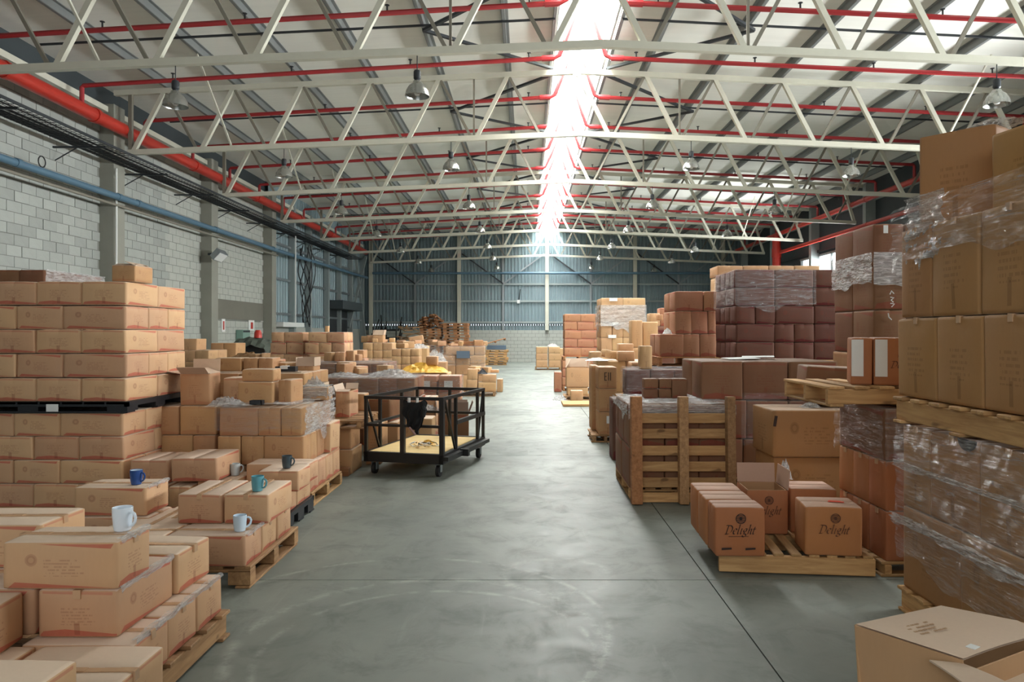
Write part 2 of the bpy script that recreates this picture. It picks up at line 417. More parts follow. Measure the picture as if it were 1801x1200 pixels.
# right wall with its window
wr = struct('wall_right', 'dark side wall with grey posts behind the tallest cartons', 'wall')
for y0, y1, z0, z1 in ((YF, 4.0, 0, 7.3), (4.0, 17.0, 0, 3.55), (4.0, 17.0, 4.9, 7.3), (17.0, 26.6, 0, 7.3), (26.6, 33.2, 0, 3.55), (26.6, 33.2, 4.9, 7.3), (33.2, YB, 0, 7.3)):
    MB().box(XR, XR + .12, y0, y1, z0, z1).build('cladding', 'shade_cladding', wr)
for y in TR: MB().box(11.95, XR, y - .12, y + .12, 0, 6.9).build('post', 'post_steel', wr)
for z in (2.6, 5.0, 6.3): MB().box(XR - .1, XR, YF, YB, z, z + .1).build('rail', 'post_steel' if z > 6 else 'dark_steel', wr)
wn = struct('window_1', 'bright high window strip in the right wall above the cartons', 'window')
MB().box(XR - .02, XR + .1, 26.6, 33.2, 4.84, 4.92).build('frame', 'post_steel', wn)
MB().box(XR - .02, XR + .1, 26.6, 33.2, 3.5, 3.58).build('frame', 'post_steel', wn)
for y in (26.6, 28.2, 29.8, 31.4, 33.1):
    MB().box(XR - .02, XR + .1, y - .03, y + .03, 3.55, 4.9).build('mullion', 'post_steel', wn)
for y in (26.66, 28.26, 29.86, 31.46): MB().box(XR + .04, XR + .046, y, y + 1.5, 3.58, 4.84).build('pane', 'sky_sheet', wn)
wn = struct('window_3', 'unseen window strip added behind the nearest right stacks to light the hall', 'window')  # unseen glowing strip, added to brighten the ceiling and left cartons
MB().box(XR - .02, XR + .1, 4.0, 17.0, 4.84, 4.92).box(XR - .02, XR + .1, 4.0, 17.0, 3.5, 3.58).build('frame', 'post_steel', wn)
for k in range(8): MB().box(XR + .04, XR + .046, 4.05 + 1.62 * k, 4.05 + 1.62 * k + 1.55, 3.58, 4.84).build('pane', 'sky_sheet', wn)
# front wall behind the viewer with an open loading door
wf = struct('wall_front', 'block wall with open loading door behind the viewer', 'wall')
for x0, x1, z0, z1 in ((XL, -5.6, 0, 7.3), (3.6, XR, 0, 7.3), (-5.6, 3.6, 5.0, 7.3)):
    MB().box(x0, x1, YF - .2, YF, z0, z1).build('panel', 'far_block', wf)
# ceiling
ce = struct('ceiling', 'white insulated pitched roof lining on long steel purlins', 'ceiling')
PU = [-7.9, -6.4, -4.9, -3.4, -1.9, -0.4, RX - .6, RX + .6, 2.6, 4.1, 5.6, 7.1, 8.6, 10.1, 11.6]
edges = [XL - .3] + PU + [XR + .3]
yseg = [YF, 1.16, 6.16] + TR + [YB + .2]
for a, b in zip(edges, edges[1:]):
    for c, d in zip(yseg, yseg[1:]):
        if a == RX - .6:
            if c >= SKY0: continue
            d = min(d, SKY0)
        m = MB(); o = .004
        m.v = [(x, y, zroof(x) + e) for e in (0, .06) for y in (c + o, d - o) for x in (a + o, b - o)]
        m.f = [(0, 2, 3, 1), (4, 5, 7, 6), (0, 1, 5, 4), (2, 6, 7, 3), (0, 4, 6, 2), (1, 3, 7, 5)]
        m.build('roof_panel', 'insulation', ce)
MB().box(XL - .4, XR + .4, YF - .2, YB + .3, 7.75, 7.8).box(-99, -98, 0, 1, 0, 1) if 0 else None
for x in PU:
    z = zroof(x); s = 1 if x < RX else -1; m = MB(); dp_ = .15
    m.box(x - .005, x + .005, YF, YB, z - dp_, z).box(min(x, x - s * .06), max(x, x - s * .06), YF, YB, z - dp_ - .006, z - dp_ + .004).box(min(x, x + s * .06), max(x, x + s * .06), YF, YB, z - .014, z - .002)
    m.box(min(x - s * .06, x - s * .054), max(x - s * .06, x - s * .054), YF, YB, z - dp_ - .006, z - dp_ + .02)
    m.build('purlin', 'purlin_steel', ce)
for y in [8.66] + [t + 2.5 for t in TR[:-1]]:
    for s in (-1, 1):
        a = RX + s * .62; b = XL + .3 if s < 0 else XR - .3
        MB().bar((a, y, zroof(a) - .17), (b, y, zroof(b) - .17), .035, .035).build('tie_rod', 'dark_steel', ce)
for y0, y1 in zip([6.16] + TR, TR):
    ym = (y0 + y1) / 2
    for s in (-1, 1):
        a, b = RX + s * .6, RX + s * 3.05
        for p, q in ((y0 + .2, ym), (ym, y1 - .2)):
            lo, hi = (a, b) if p < ym - .1 else (b, a)
            MB().bar((lo, p, zroof(lo) - .26), (hi, q, zroof(hi) - .26), .07, .05).build('brace', 'dark_steel', ce)
# ridge skylight
sk = struct('window_2', 'long blown-out white skylight strip along the roof ridge', 'skylight')
for s in (-1, 1):
    m = MB(); x = RX + s * .6; m.box(x - .02, x + .02, SKY0, YB, 7.5, 8.56); m.build('curb', 'insulation', sk)
y = SKY0
while y < YB:
    MB().box(RX - .6, RX + .6, y + .03, min(y + 1.97, YB), 8.56, 8.575).build('pane', 'sky_sheet', sk)
    MB().box(RX - .6, RX + .6, y - .03, y + .03, 8.5, 8.6).build('glazing_bar', 'galvanised', sk)
    y += 2.0
MB().box(RX - .7, RX + .7, SKY0 - .05, SKY0, 7.5, 8.7).box(RX - .7, RX + .7, YB - .02, YB + .1, 7.4, 8.7).build('end_panel', 'insulation', sk)
# roof trusses
def zb(x): return 5.97 - 0.042 * abs(x - RX)
def zt(x): return 7.33 - 0.047 * abs(x - RX)
NB = [-8.65 + 1.5 * k for k in range(14)]; NT = [-9.0] + [-7.9 + 1.5 * k for k in range(14)]
NAMES = ['nearest', 'second', 'third', 'fourth', 'fifth', 'sixth', 'farthest']
def truss():
    out = []
    def add(n, mb, mat): out.append((n, mb.mesh(n, mat)))
    for nm, fz, xa, xb in (('bottom_chord', zb, -8.7, 11.65), ('top_chord', zt, -9.0, 11.9)):
        m = MB(); m.bar((xa, 0, fz(xa)), (RX, 0, fz(RX)), .1, .11).bar((RX, 0, fz(RX)), (xb, 0, fz(xb)), .1, .11); add(nm, m, 'cream_steel')
    for k, x in enumerate(NB):
        l, r = x - .75, x + .75
        big = lambda a: .085 if (a > x) == (x < RX) else .055
        for t in (l, r):
            if -8.9 < t < 11.7:
                b = big(t); add('diagonal', MB().bar((x + (.05 if t > x else -.05), 0, zb(x)), (t, 0, zt(t)), b, b), 'cream_steel' if b > .06 else 'grey_steel')  # thin diagonals get darker steel: their shade is put into the colour
    add('end_post', MB().bar((-8.65, 0, zb(-8.65)), (-8.65, 0, zt(-8.65)), .08, .08), 'grey_steel')
    add('end_post', MB().bar((11.6, 0, zb(11.6)), (11.2, 0, zt(11.2)), .09, .09), 'cream_steel')
    for x in (-6.45, 9.1): add('fly_brace', MB().bar((x, .06, zb(x)), (x, -1.7, zt(x) + .1), .035, .035), 'cream_steel')
    for x in (-1.15, 3.35): add('vertical', MB().bar((x, 0.02, zb(x)), (x, 0.02, zt(x)), .04, .04), 'grey_steel')
    return out
parts = truss()
for y, n in zip(TR, NAMES):
    t = thing('roof_truss', f'cream steel lattice roof truss, {n} of the row spanning the hall', 'truss', (0, y, 0), group='roof trusses')
    for pn, me in parts: ob(pn, me, t)
# red sprinkler mains and branches
def pipe_thing(name, label, cat, pts, r, mat, group=None, coup=None):
    t = thing(name, label, cat, (0, 0, 0), group=group)
    MB().tube(pts, r, 12).build('pipe', mat, t, smooth=True)
    for q in coup or []: MB().tube(q, r * 1.16, 12).build('coupling', mat, t, smooth=True)
    return t
def alongy(x, z, ys, w=.12): return [[(x, y, z), (x, y + w, z)] for y in ys]
pipe_thing('fire_main', 'thick red fire main running high along the block wall', 'pipe', [(-8.8, 4, 6.05), (-8.8, 40.5, 6.05)], .135, 'red_paint', 'red fire mains', alongy(-8.8, 6.05, [6, 12.4, 15.0, 19.5, 24, 28.5, 33, 37]))
pipe_thing('fire_main', 'red fire main high on the dark right wall', 'pipe', [(11.5, 4, 6.15), (11.5, 40.5, 6.15)], .09, 'red_paint', 'red fire mains', alongy(11.5, 6.15, [15, 20, 25, 30, 35]))
pipe_thing('fire_main', 'lower red pipe sloping back to thick red riser, right wall', 'pipe', [(11.55, 12, 5.3), (11.55, 33.6, 5.3)], .075, 'red_paint', 'red fire mains', alongy(11.55, 5.3, [17, 21, 25, 29]))
pipe_thing('fire_riser', 'thick bright red vertical riser pipe by the right wall', 'pipe', [(11.5, 34, 0), (11.5, 34, 6.1)], .19, 'red_paint', None, [[(11.5, 34, 5.1), (11.5, 34, 5.5)]])
BY = [12.2 + 2.43 * k for k in range(12)]
def zp(x): return 7.04 - .06 * abs(x - .66)
for i, y in enumerate(BY):
    for s in (-1, 1):
        if s < 0: e, kx, xm, zm = -8.8, RX - .5, -8.8, 6.05
        else: e, kx, xm, zm = 11.5, RX + .42, 11.5, 6.15
        zk = 7.06; ze = zk - (.058 if s < 0 else .045) * abs(e - kx)
        t = thing('sprinkler_pipe', f"red sprinkler pipe across {'left' if s < 0 else 'right'} roof slope, {ORD[i]} from the viewer", 'pipe', (0, y, 0), group='red sprinkler branch pipes')
        MB().tube([(xm, 0, zm), (xm, 0, ze - .04), (xm - s * .04, 0, ze), (kx + s * .1, 0, zk), (kx, 0, zk + .05), (RX - s * -.1, 0, 8.1)], .045, 8).build('pipe', 'red_pipe', t, smooth=True)
        MB().tube([(kx + s * .35, 0, zk - .012), (kx + s * .1, 0, zk)], .06, 8).build('coupling', 'red_pipe', t)
        k = 1
        while True:
            x = kx + s * (0.6 + 2.35 * (k - 1))
            if abs(x) > 11 or x < -8.5: break
            z = zk + (ze - zk) * (x - kx) / (e - kx)
            MB().tube([(x, 0, z), (x, 0, z + .13)], .016, 6).lathe([(.0, .125), (.04, .13), (.04, .138), (0, .142)], 8, (x, 0, z)).build('sprinkler_head', 'dark_steel', t); k += 1
# high-bay lamps hung under the trusses
lampm = None
def lamp(x, y, label):
    global lampm
    t = thing('high_bay_lamp', label, 'lamp', (x, y, 0), group='high bay lamps under the trusses')
    z = zb(x) - .64
    if lampm is None:
        dome = MB().lathe([(.06, .2), (.075, .17), (.13, .12), (.17, .05), (.185, -.03), (.18, -.03), (.165, .045), (.12, .11), (.05, .16)], 24)
        cap = MB().lathe([(0, .36), (.045, .36), (.055, .34), (.055, .24), (.04, .22), (.04, .19), (0, .19)], 16)
        bulb = MB().lathe([(0, .1), (.035, .09), (.05, .02), (.035, -.01), (0, -.015)], 12)
        lampm = (dome.mesh('lamp_shade', 'aluminium', True), cap.mesh('ballast_housing', 'dark_steel', True), bulb.mesh('bulb', 'paper', True))
    ob('lamp_shade', lampm[0], t, (0, 0, z)); ob('ballast_housing', lampm[1], t, (0, 0, z)); ob('bulb', lampm[2], t, (0, 0, z))
    MB().tube([(0, 0, z + .35), (0, 0, zb(x))], .008, 6).build('cord', 'dark_steel', t)
for j, x in enumerate((-5.3, -1.65, 3.6, 7.1)):
    for i, y in enumerate(TR):
        if x == 3.6 and i == 0: continue
        lamp(x, y, f"silver high bay lamp under {NAMES[i]} truss, {['left', 'inner left', 'inner right', 'right'][j]} row")
# cable tray, blue pipes and fittings on the walls
t = thing('cable_tray', 'dark wire mesh cable tray high along the block wall', 'cable tray', (0, 0, 0))
for x in (-8.94, -8.25): MB().bar((x, 4, 5.33), (x, 37, 5.33), .02, .05).build('side_rail', 'dark_steel', t)
m = MB()
y = 8.0
while y < 37: m.bar((-8.94, y, 5.3), (-8.25, y, 5.3), .008, .008); y += .15
for k in range(9): m.bar((-8.9 + .07 * k, 8, 5.31), (-8.9 + .07 * k, 37, 5.31), .008, .008)
tag(m.build('wire_mesh', 'dark_steel', t), kind='stuff')
for k, (x, z, r) in enumerate(((-8.86, 5.35, .025), (-8.78, 5.34, .02), (-8.7, 5.35, .025), (-8.5, 5.34, .015))):
    MB().tube([(x + .03 * math.sin(y * .9 + k), y, z) for y in range(6, 37, 1)], r, 6).build('cable', 'cable', t)
for y in [9.5 + 2.5 * k for k in range(11)]: MB().bar((-9.3, y, 5.26), (-8.25, y, 5.26), .04, .035).bar((-9.25, y, 5.0), (-8.8, y, 5.26), .018, .018).build('bracket', 'dark_steel', t)
pipe_thing('water_pipe', 'blue painted pipe along the pale block wall', 'pipe', [(-8.86, 4, 4.57), (-8.86, 27, 4.56), (-8.86, 41.1, 4.7)], .07, 'blue_paint', 'blue pipes', alongy(-8.86, 4.57, [12.8, 16.0, 16.8, 21.0, 25.8]))
pipe_thing('water_pipe', 'blue pipe across the far corrugated gable wall', 'pipe', [(-8.6, 41.3, 4.98), (11.8, 41.3, 4.98)], .07, 'blue_paint', 'blue pipes', [[(x, 41.3, 4.98), (x + .2, 41.3, 4.98)] for x in (-6, -1, 4, 9)])
pipe_thing('conduit_pipe', 'thin rusty pipe just below the blue pipe on block wall', 'pipe', [(-8.93, 8, 4.4), (-8.93, 26.5, 4.4)], .03, 'grey_steel')
t = thing('wire_coil', 'small dark ring of wire hanging above blue pipe', 'coil', (-8.85, 13.5, 4.74))
MB().tube([(0, .1 * math.cos(a * .4), .1 * math.sin(a * .4)) for a in range(17)], .012, 6).build('ring', 'cable', t)
t = thing('floodlight', 'grey wall floodlight on bracket at third block wall pillar', 'floodlight', (-8.75, 20.9, 3.85))
MB().bar((-.25, 0, 0), (0, 0, 0), .06, .06).build('bracket', 'dark_steel', t)
MB().bar((0, 0, .03), (.16, -.06, -.03), .34, .3).build('housing', 'galvanised', t, rot=(0, .5, 0))
MB().bar((.16, -.06, -.03), (.17, -.064, -.034), .3, .26).build('lens', 'paper', t, rot=(0, .5, 0))
t = thing('cable_bundle', 'loose black cables hanging down the grey cladding beside post', 'cable', (-8.9, 30.0, 0))
for k in range(7):
    a = rnd.uniform(-.9, .9); pts = []
    for q in range(13):
        f = q / 12; pts.append((.1 * math.sin(f * 5 + k), a * (1 - f * .6) + .35 * math.sin(f * (4 + k * .5) + k), 5.1 - 3.1 * f + .12 * math.sin(f * 9 + k)))
    MB().tube(pts, .022, 6).build('cable', 'cable', t)
t = thing('electrical_cabinet', 'small pale green cabinet on the block wall', 'cabinet', (XL + .03, 23.9, 0))
MB().box(0, .22, -.3, .3, 1.25, 1.72).build('body', 'green_box', t); MB().box(.2, .225, -.28, .28, 1.64, 1.7).build('lid', 'dark_steel', t)
t = thing('wall_sign', 'small white wall sign with a red mark above the cabinet', 'sign', (XL + .02, 24.9, 0))
MB().box(0, .02, -.25, .25, 1.7, 2.05).build('board', 'paper', t); MB().box(.02, .024, -.08, .12, 1.76, 1.98).build('mark', 'red_paint', t)
t = thing('wall_sign', 'narrow white wall sign left of the green cabinet', 'sign', (XL + .02, 22.6, 0))
MB().box(0, .02, -.12, .12, 1.65, 2.05).build('board', 'paper', t); MB().box(.02, .024, -.05, .05, 1.72, 1.98).build('mark', 'red_paint', t)
t = thing('wall_sensor', 'small white box with a dark arm on the far gable', 'sensor', (-.45, YB - .08, 3.4))
MB().box(-.08, .08, -.04, .04, -.1, .1).build('box', 'paper', t); MB().bar((.03, 0, .1), (.1, -.05, .7), .05, .05).build('arm', 'cable', t)
# ================================================================ builders for the goods
_cm = {}
def carton_mesh(w, d, h, style, open_top=False):
    """Rounded, slightly bulged carton, base centre at the origin; slots: broad sides, narrow sides, top."""
    key = (round(w, 2), round(d, 2), round(h, 2), style, rnd.randrange(2), open_top)
    if key in _cm: return _cm[key]
    R = random.Random(str(key)); r = min(.012, h * .12)
    P = [0, .045, .3, .5, .7, .955, 1]
    verts, idx, faces, slots, uvs = [], {}, [], [], []
    bul = [R.uniform(-.001, .011) * min(1, (h + .05) / .3) * min(1, min(w, d) / .22) ** 1.5 for _ in range(6)]; lean = (R.uniform(-.004, .004), R.uniform(-.004, .004)); dent = [R.uniform(-.006, .002) for _ in range(8)]
    hw, hd = w / 2, d / 2
    def pos(x, y, z):
        # x,y,z in 0..1
        p = Vector(((x - .5) * w, (y - .5) * d, z * h))
        q = Vector((max(-hw + r, min(hw - r, p.x)), max(-hd + r, min(hd - r, p.y)), max(r, min(h - r, p.z))))
        e = p - q
        if e.length > 1e-9: p = q + e.normalized() * r
        cx, cy, cz = (math.sin(PI * t) for t in (x, y, z))
        p.x += (bul[0] if x > .5 else -bul[1]) * cy * cz * (abs(x - .5) * 2)
        p.y += (bul[2] if y > .5 else -bul[3]) * cx * cz * (abs(y - .5) * 2)
        if z > .9: p.z += (abs(bul[4]) * .25 - .003) * cx * cy
        c = (x > .5) * 1 + (y > .5) * 2
        p.x += lean[0] * z; p.y += lean[1] * z
        if z > .5: p.z += dent[c] * (abs(x - .5) * 2) ** 3 * (abs(y - .5) * 2) ** 3
        if z > .99 and w >= d and abs(y - .5) < .01: p.z -= .006       # flap seam
        if z > .99 and w < d and abs(x - .5) < .01: p.z -= .006
        return p
    def vid(x, y, z):
        k = (round(x, 4), round(y, 4), round(z, 4))
        if k not in idx: idx[k] = len(verts); verts.append(tuple(pos(x, y, z)))
        return idx[k]
    T = [0, .045, .3, .49, .5, .51, .7, .955, 1]
    longx = w >= d
    def face(fn, PA, PB, slot):
        for i in range(len(PA) - 1):
            for j in range(len(PB) - 1):
                a0, a1, b0, b1 = PA[i], PA[i + 1], PB[j], PB[j + 1]
                faces.append([vid(*fn(a, b)) for a, b in ((a0, b0), (a1, b0), (a1, b1), (a0, b1))]); slots.append(slot)
                uvs.append([(a0, b0), (a1, b0), (a1, b1), (a0, b1)])
    sx, sy = (0, 1) if longx else (1, 0)
    PX = T if not longx else P; PY = T if longx else P
    face(lambda a, b: (a, 0, b), PX, P, sx); face(lambda a, b: (1 - a, 1, b), PX, P, sx)
    face(lambda a, b: (1, a, b), PY, P, sy); face(lambda a, b: (0, 1 - a, b), PY, P, sy)
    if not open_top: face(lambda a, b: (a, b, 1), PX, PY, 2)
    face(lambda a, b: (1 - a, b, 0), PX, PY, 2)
    me = bpy.data.meshes.new('carton'); me.from_pydata(verts, [], faces); me.update()
    for n in CARTON[style]: me.materials.append(M[n])
    me.polygons.foreach_set('material_index', slots); me.polygons.foreach_set('use_smooth', [True] * len(faces))
    ul = me.uv_layers.new(name='UV'); ul.data.foreach_set('uv', [c for f in uvs for p in f for c in p])
    _cm[key] = me; return me
_tm = {}
NC = [0]
def carton(x0, x1, y0, y1, z, h, style, label, group=None, rot=0.0, tape=None, name='carton', jit=.004):
    w, d = x1 - x0, y1 - y0
    cx, cy = (x0 + x1) / 2 + rnd.uniform(-jit, jit), (y0 + y1) / 2 + rnd.uniform(-jit, jit)
    o = tag(ob(name, carton_mesh(w, d, h - .002, style), None, (cx, cy, z), (0, 0, math.radians(rot) + rnd.uniform(-jit, jit) * 2)), label, 'carton', group)
    NC[0] += 1
    if tape is None: tape = cy < 5.6
    if tape:                                          # sealing tape over the top seam and down both ends
        k = (round(w, 2), round(d, 2), round(h, 2))
        if k not in _tm:
            m = MB(); e = .0022; hw, hd = w / 2, d / 2; t = .016
            H2 = h - .002
            if w >= d:
                n = 8
                for i in range(n):
                    a, b = -hw - e + (w + 2 * e) * i / n, -hw - e + (w + 2 * e) * (i + 1) / n
                    m.box(a, b, -t, t, H2 - .004, H2 + e + .0012 * math.sin(i * 2.1))
                m.box(-hw - e - .006, -hw + .002, -t, t, H2 - .035, H2 + e).box(hw - .002, hw + e + .006, -t, t, H2 - .035, H2 + e)
            else:
                n = 8
                for i in range(n):
                    a, b = -hd - e + (d + 2 * e) * i / n, -hd - e + (d + 2 * e) * (i + 1) / n
                    m.box(-t, t, a, b, H2 - .004, H2 + e + .0012 * math.sin(i * 2.1))
                m.box(-t, t, -hd - e - .006, -hd + .002, H2 - .035, H2 + e).box(-t, t, hd - .002, hd + e + .006, H2 - .035, H2 + e)
            _tm[k] = m.mesh('tape', 'tape')
        ob('tape', _tm[k], o)
    return o
def at_px(xa, xb, d, dep, z, h, style, label, group=None, **k):      # front face spans photo columns xa..xb at distance d
    return carton(px(xa, d), px(xb, d), d, d + dep, z, h, style, label, group, **k)
def open_carton(x0, x1, y0, y1, z, h, style, label, group=None, rot=0.0, flaps=(60, 60, 60, 60), name='open_carton'):
    """Carton without a lid: walls, inside, and four flaps opened by the given angles from closed (front, back, left, right)."""
    w, d = x1 - x0, y1 - y0; hw, hd = w / 2, d / 2; t = .006
    o = tag(ob(name, carton_mesh(w, d, h, style, True), None, ((x0 + x1) / 2, (y0 + y1) / 2, z), (0, 0, math.radians(rot))), label, 'carton', group)
    m = MB(); e = .01
    m.box(-hw + e, hw - e, -hd + e, -hd + e + t, .02, h - .004).box(-hw + e, hw - e, hd - e - t, hd - e, .02, h - .004)
    m.box(-hw + e, -hw + e + t, -hd + e, hd - e, .02, h - .004).box(hw - e - t, hw - e, -hd + e, hd - e, .02, h - .004).box(-hw + e, hw - e, -hd + e, hd - e, .02, .03)
    m.build('lining', 'carton_inside', o)
    L = min(w, d) / 2 * .96
    for k, a in enumerate(flaps):
        if a is None: continue
        ww = w if k < 2 else d
        f = MB().box(-ww / 2 + .008, ww / 2 - .008, 0, L, -.002, .003)
        ang = math.radians(a)
        loc, rz = {0: ((0, -hd, h - .005), 0), 1: ((0, hd, h - .005), PI), 2: ((-hw, 0, h - .005), -PI / 2), 3: ((hw, 0, h - .005), PI / 2)}[k]
        f.build('flap', CARTON[style][2], o, loc, (ang, 0, rz))
    return o
def board(parent, name, mat, c, L, Wd, T, rz=0.0, cache={}):
    k = (name, mat, round(L, 3), round(Wd, 3), round(T, 3))
    if k not in cache:
        m = MB(); b = min(.004, T * .2); hl, hw, ht = L / 2, Wd / 2, T / 2; n = []
        for zz, s in ((-ht, b), (-ht + b, 0), (ht - b, 0), (ht, b)):
            n.append(len(m.v)); m.v += [(-hl + s, -hw + s, zz), (hl - s, -hw + s, zz), (hl - s, hw - s, zz), (-hl + s, hw - s, zz)]
        for i in range(3):
            for q in range(4): m.f.append((n[i] + q, n[i] + (q + 1) % 4, n[i + 1] + (q + 1) % 4, n[i + 1] + q))
        m.f += [(3, 2, 1, 0), (12, 13, 14, 15)]
        cache[k] = m.mesh(name, mat)
    return ob(name, cache[k], parent, c, (0, 0, rz))
def pallet(x0, x1, y0, y1, z, label, along='x', h=.14, mat='wood', group=None, blocks=False, nd=7, root_rot=None, loc=None, bottom=True):
    """Timber pallet: deck boards run along the given axis over bearers across it."""
    cx, cy = (x0 + x1) / 2, (y0 + y1) / 2; wx, wy = x1 - x0, y1 - y0
    t = thing('pallet', label, 'pallet', loc or (cx, cy, z), root_rot or (0, 0, 0), group)
    T = .02; rz = 0 if along == 'x' else PI / 2
    L, Wt = (wx, wy) if along == 'x' else (wy, wx)
    def P(a, b, c): return (a, b, c) if along == 'x' else (b, a, c)
    for k in range(nd):
        b = -Wt / 2 + .05 + (Wt - .1) * k / (nd - 1)
        board(t, 'deck_board', mat, P(rnd.uniform(-.004, .004), b, h - T / 2), L, min(.1, Wt / nd * .72), T, rz + rnd.uniform(-.004, .004))
    for a in (-L / 2 + .045, 0, L / 2 - .045):
        if blocks:
            for b in (-Wt / 2 + .07, 0, Wt / 2 - .07): board(t, 'block', mat, P(a, b, (h - T) / 2 + .01), .09, .14, h - T - .022, rz)
            board(t, 'bearer', mat, P(a, 0, h - T - .01), Wt, .09, .02, rz + PI / 2)
        else: board(t, 'bearer', mat, P(a, 0, (h - T) / 2 + .008), Wt, .045 if not root_rot else .07, h - T - .016, rz + PI / 2)
    if bottom:
        for b in (-Wt / 2 + .05, 0, Wt / 2 - .05): board(t, 'bottom_board', mat, P(0, b, .009), L, .09, .017, rz)
    return t
def plastic_pallet(x0, x1, y0, y1, z, label, h=.1, group=None):
    cx, cy = (x0 + x1) / 2, (y0 + y1) / 2; a, b = (x1 - x0) / 2, (y1 - y0) / 2
    t = thing('plastic_pallet', label, 'pallet', (cx, cy, z), group=group)
    m = MB(); n = 9
    for k in range(n): m.box(-a + 2 * a * k / n + .008, -a + 2 * a * (k + 1) / n - .008, -b, b, h - .02, h)
    m.box(-a, a, -b, -b + .03, h - .04, h - .001).box(-a, a, b - .03, b, h - .04, h - .001).box(-a, -a + .03, -b, b, h - .04, h - .001).box(a - .03, a, -b, b, h - .04, h - .001)
    m.build('deck', 'black_plastic', t)
    for i in (-1, 0, 1):
        for j in (-1, 0, 1): MB().box(i * (a - .09) - .085, i * (a - .09) + .085, j * (b - .09) - .085, j * (b - .09) + .085, .012, h - .03).build('foot', 'black_plastic', t)
    for j in (-1, 0, 1): MB().box(-a, a, j * (b - .06) - .06, j * (b - .06) + .06, 0, .014).build('skid', 'black_plastic', t)
    return t
def stack(desc, side, X0, Y0, z, rows, style, group, gap=.004, fill_top=True, xlim=None, rowname=True, hide_rows=0):
    """rows: bottom to top (h, front widths from the aisle corner outwards, depths along the aisle side). side -1: stack lies left of its aisle face."""
    n = len(rows)
    for ri, row in enumerate(rows):
        h, fw, sd = row[:3]; st = row[3] if len(row) > 3 else style
        top = ri == n - 1
        rn = 'top row' if top else ('bottom row' if ri == 0 and n > 1 else ORD[n - 1 - ri] + ' row')
        x = X0
        for i, w in enumerate(fw):
            xa, xb = (x - w, x) if side < 0 else (x, x + w)
            x = xa if side < 0 else xb
            y = Y0
            for j, d in enumerate(sd):
                if (i == 0 or j == 0 or (top and fill_top)) and not (xlim is not None and max(px_of(xa, y), px_of(xb, y), px_of(xa, y + d), px_of(xb, y + d)) < xlim) and not (min(px_of(xa, y), px_of(xb, y + d)) > 3600):
                    if i == 0 and j == 0: where = 'aisle corner'
                    elif j == 0: where = ORD[i] + ' along front'
                    elif i == 0: where = ORD[j] + ' along aisle side'
                    else: where = f'inner, {ORD[i]} across {ORD[j]} back'
                    carton(xa + gap / 2, xb - gap / 2, y + gap / 2, y + d - gap / 2, z, h, st, f'{rn}, {where}, {desc}', group)
                y += d
        z += h
    return z
def px_of(x, y): return VX + x * F / max(y, .5)
def film(name, label, x0, x1, y0, y1, z0, z1, faces, mat='film', amp=.012, off=.014, group=None, sag=.03):
    """Stretch film as a wrinkled thin skin around the given faces (f front, l left, r right, t top)."""
    R = random.Random(label); m = MB()
    def sheet(fn, nu, nv):
        b = len(m.v)
        for j in range(nv + 1):
            for i in range(nu + 1): m.v.append(fn(i / nu, j / nv))
        for j in range(nv):
            for i in range(nu): m.f.append((b + j * (nu + 1) + i, b + j * (nu + 1) + i + 1, b + (j + 1) * (nu + 1) + i + 1, b + (j + 1) * (nu + 1) + i))
    ph = [R.uniform(0, 6) for _ in range(8)]
    def wr(a, b): return off + amp * .5 * (1 + math.sin(a * 9 + b * 21 + ph[0]) * math.sin(b * 33 - a * 5 + ph[1])) + R.uniform(0, amp * .5)
    def ed(a): return sag * math.sin(a * 7 + ph[2]) + sag * .6 * math.sin(a * 17 + ph[3])
    for f in faces:
        if f == 'f': sheet(lambda a, b: (x0 - off + (x1 - x0 + 2 * off) * a, y0 - wr(a * (x1 - x0), b), z0 + (z1 - z0) * b + (ed(a) if b < .01 else 0)), 24, 14)
        if f == 'r': sheet(lambda a, b: (x1 + wr(a * (y1 - y0), b), y0 - off + (y1 - y0 + 2 * off) * a, z0 + (z1 - z0) * b + (ed(a) if b < .01 else 0)), 24, 14)
        if f == 'l': sheet(lambda a, b: (x0 - wr(a * (y1 - y0), b), y1 + off - (y1 - y0 + 2 * off) * a, z0 + (z1 - z0) * b + (ed(a) if b < .01 else 0)), 24, 14)
        if f == 't': sheet(lambda a, b: (x0 - off + (x1 - x0 + 2 * off) * a, y0 - off + (y1 - y0 + 2 * off) * b, z1 + wr(a, b) * .9 - off * .6), 22, 14)
    return tag(m.build(name, mat, smooth=True), label, 'plastic film', group)
def heap(name, label, cx, cy, z, rx, ry, h, mat, cat, n=9, seed=1, group=None):
    """A crumpled loose sheet heaped up on what lies below."""
    R = random.Random(seed); m = MB(); N = 18
    for j in range(N + 1):
        for i in range(N + 1):
            u, v = i / N * 2 - 1, j / N * 2 - 1; r = min(1, math.hypot(u, v))
            zz = h * (1 - r ** 2.2) * (.45 + .55 * R.random()) + .004
            m.v.append((u * rx * (1 + R.uniform(-.05, .05)), v * ry * (1 + R.uniform(-.05, .05)), zz))
    for j in range(N):
        for i in range(N): m.f.append((j * (N + 1) + i, j * (N + 1) + i + 1, (j + 1) * (N + 1) + i + 1, (j + 1) * (N + 1) + i))
    return tag(m.build(name, mat, None, (cx, cy, z)), label, cat, group)
_mugs = {}
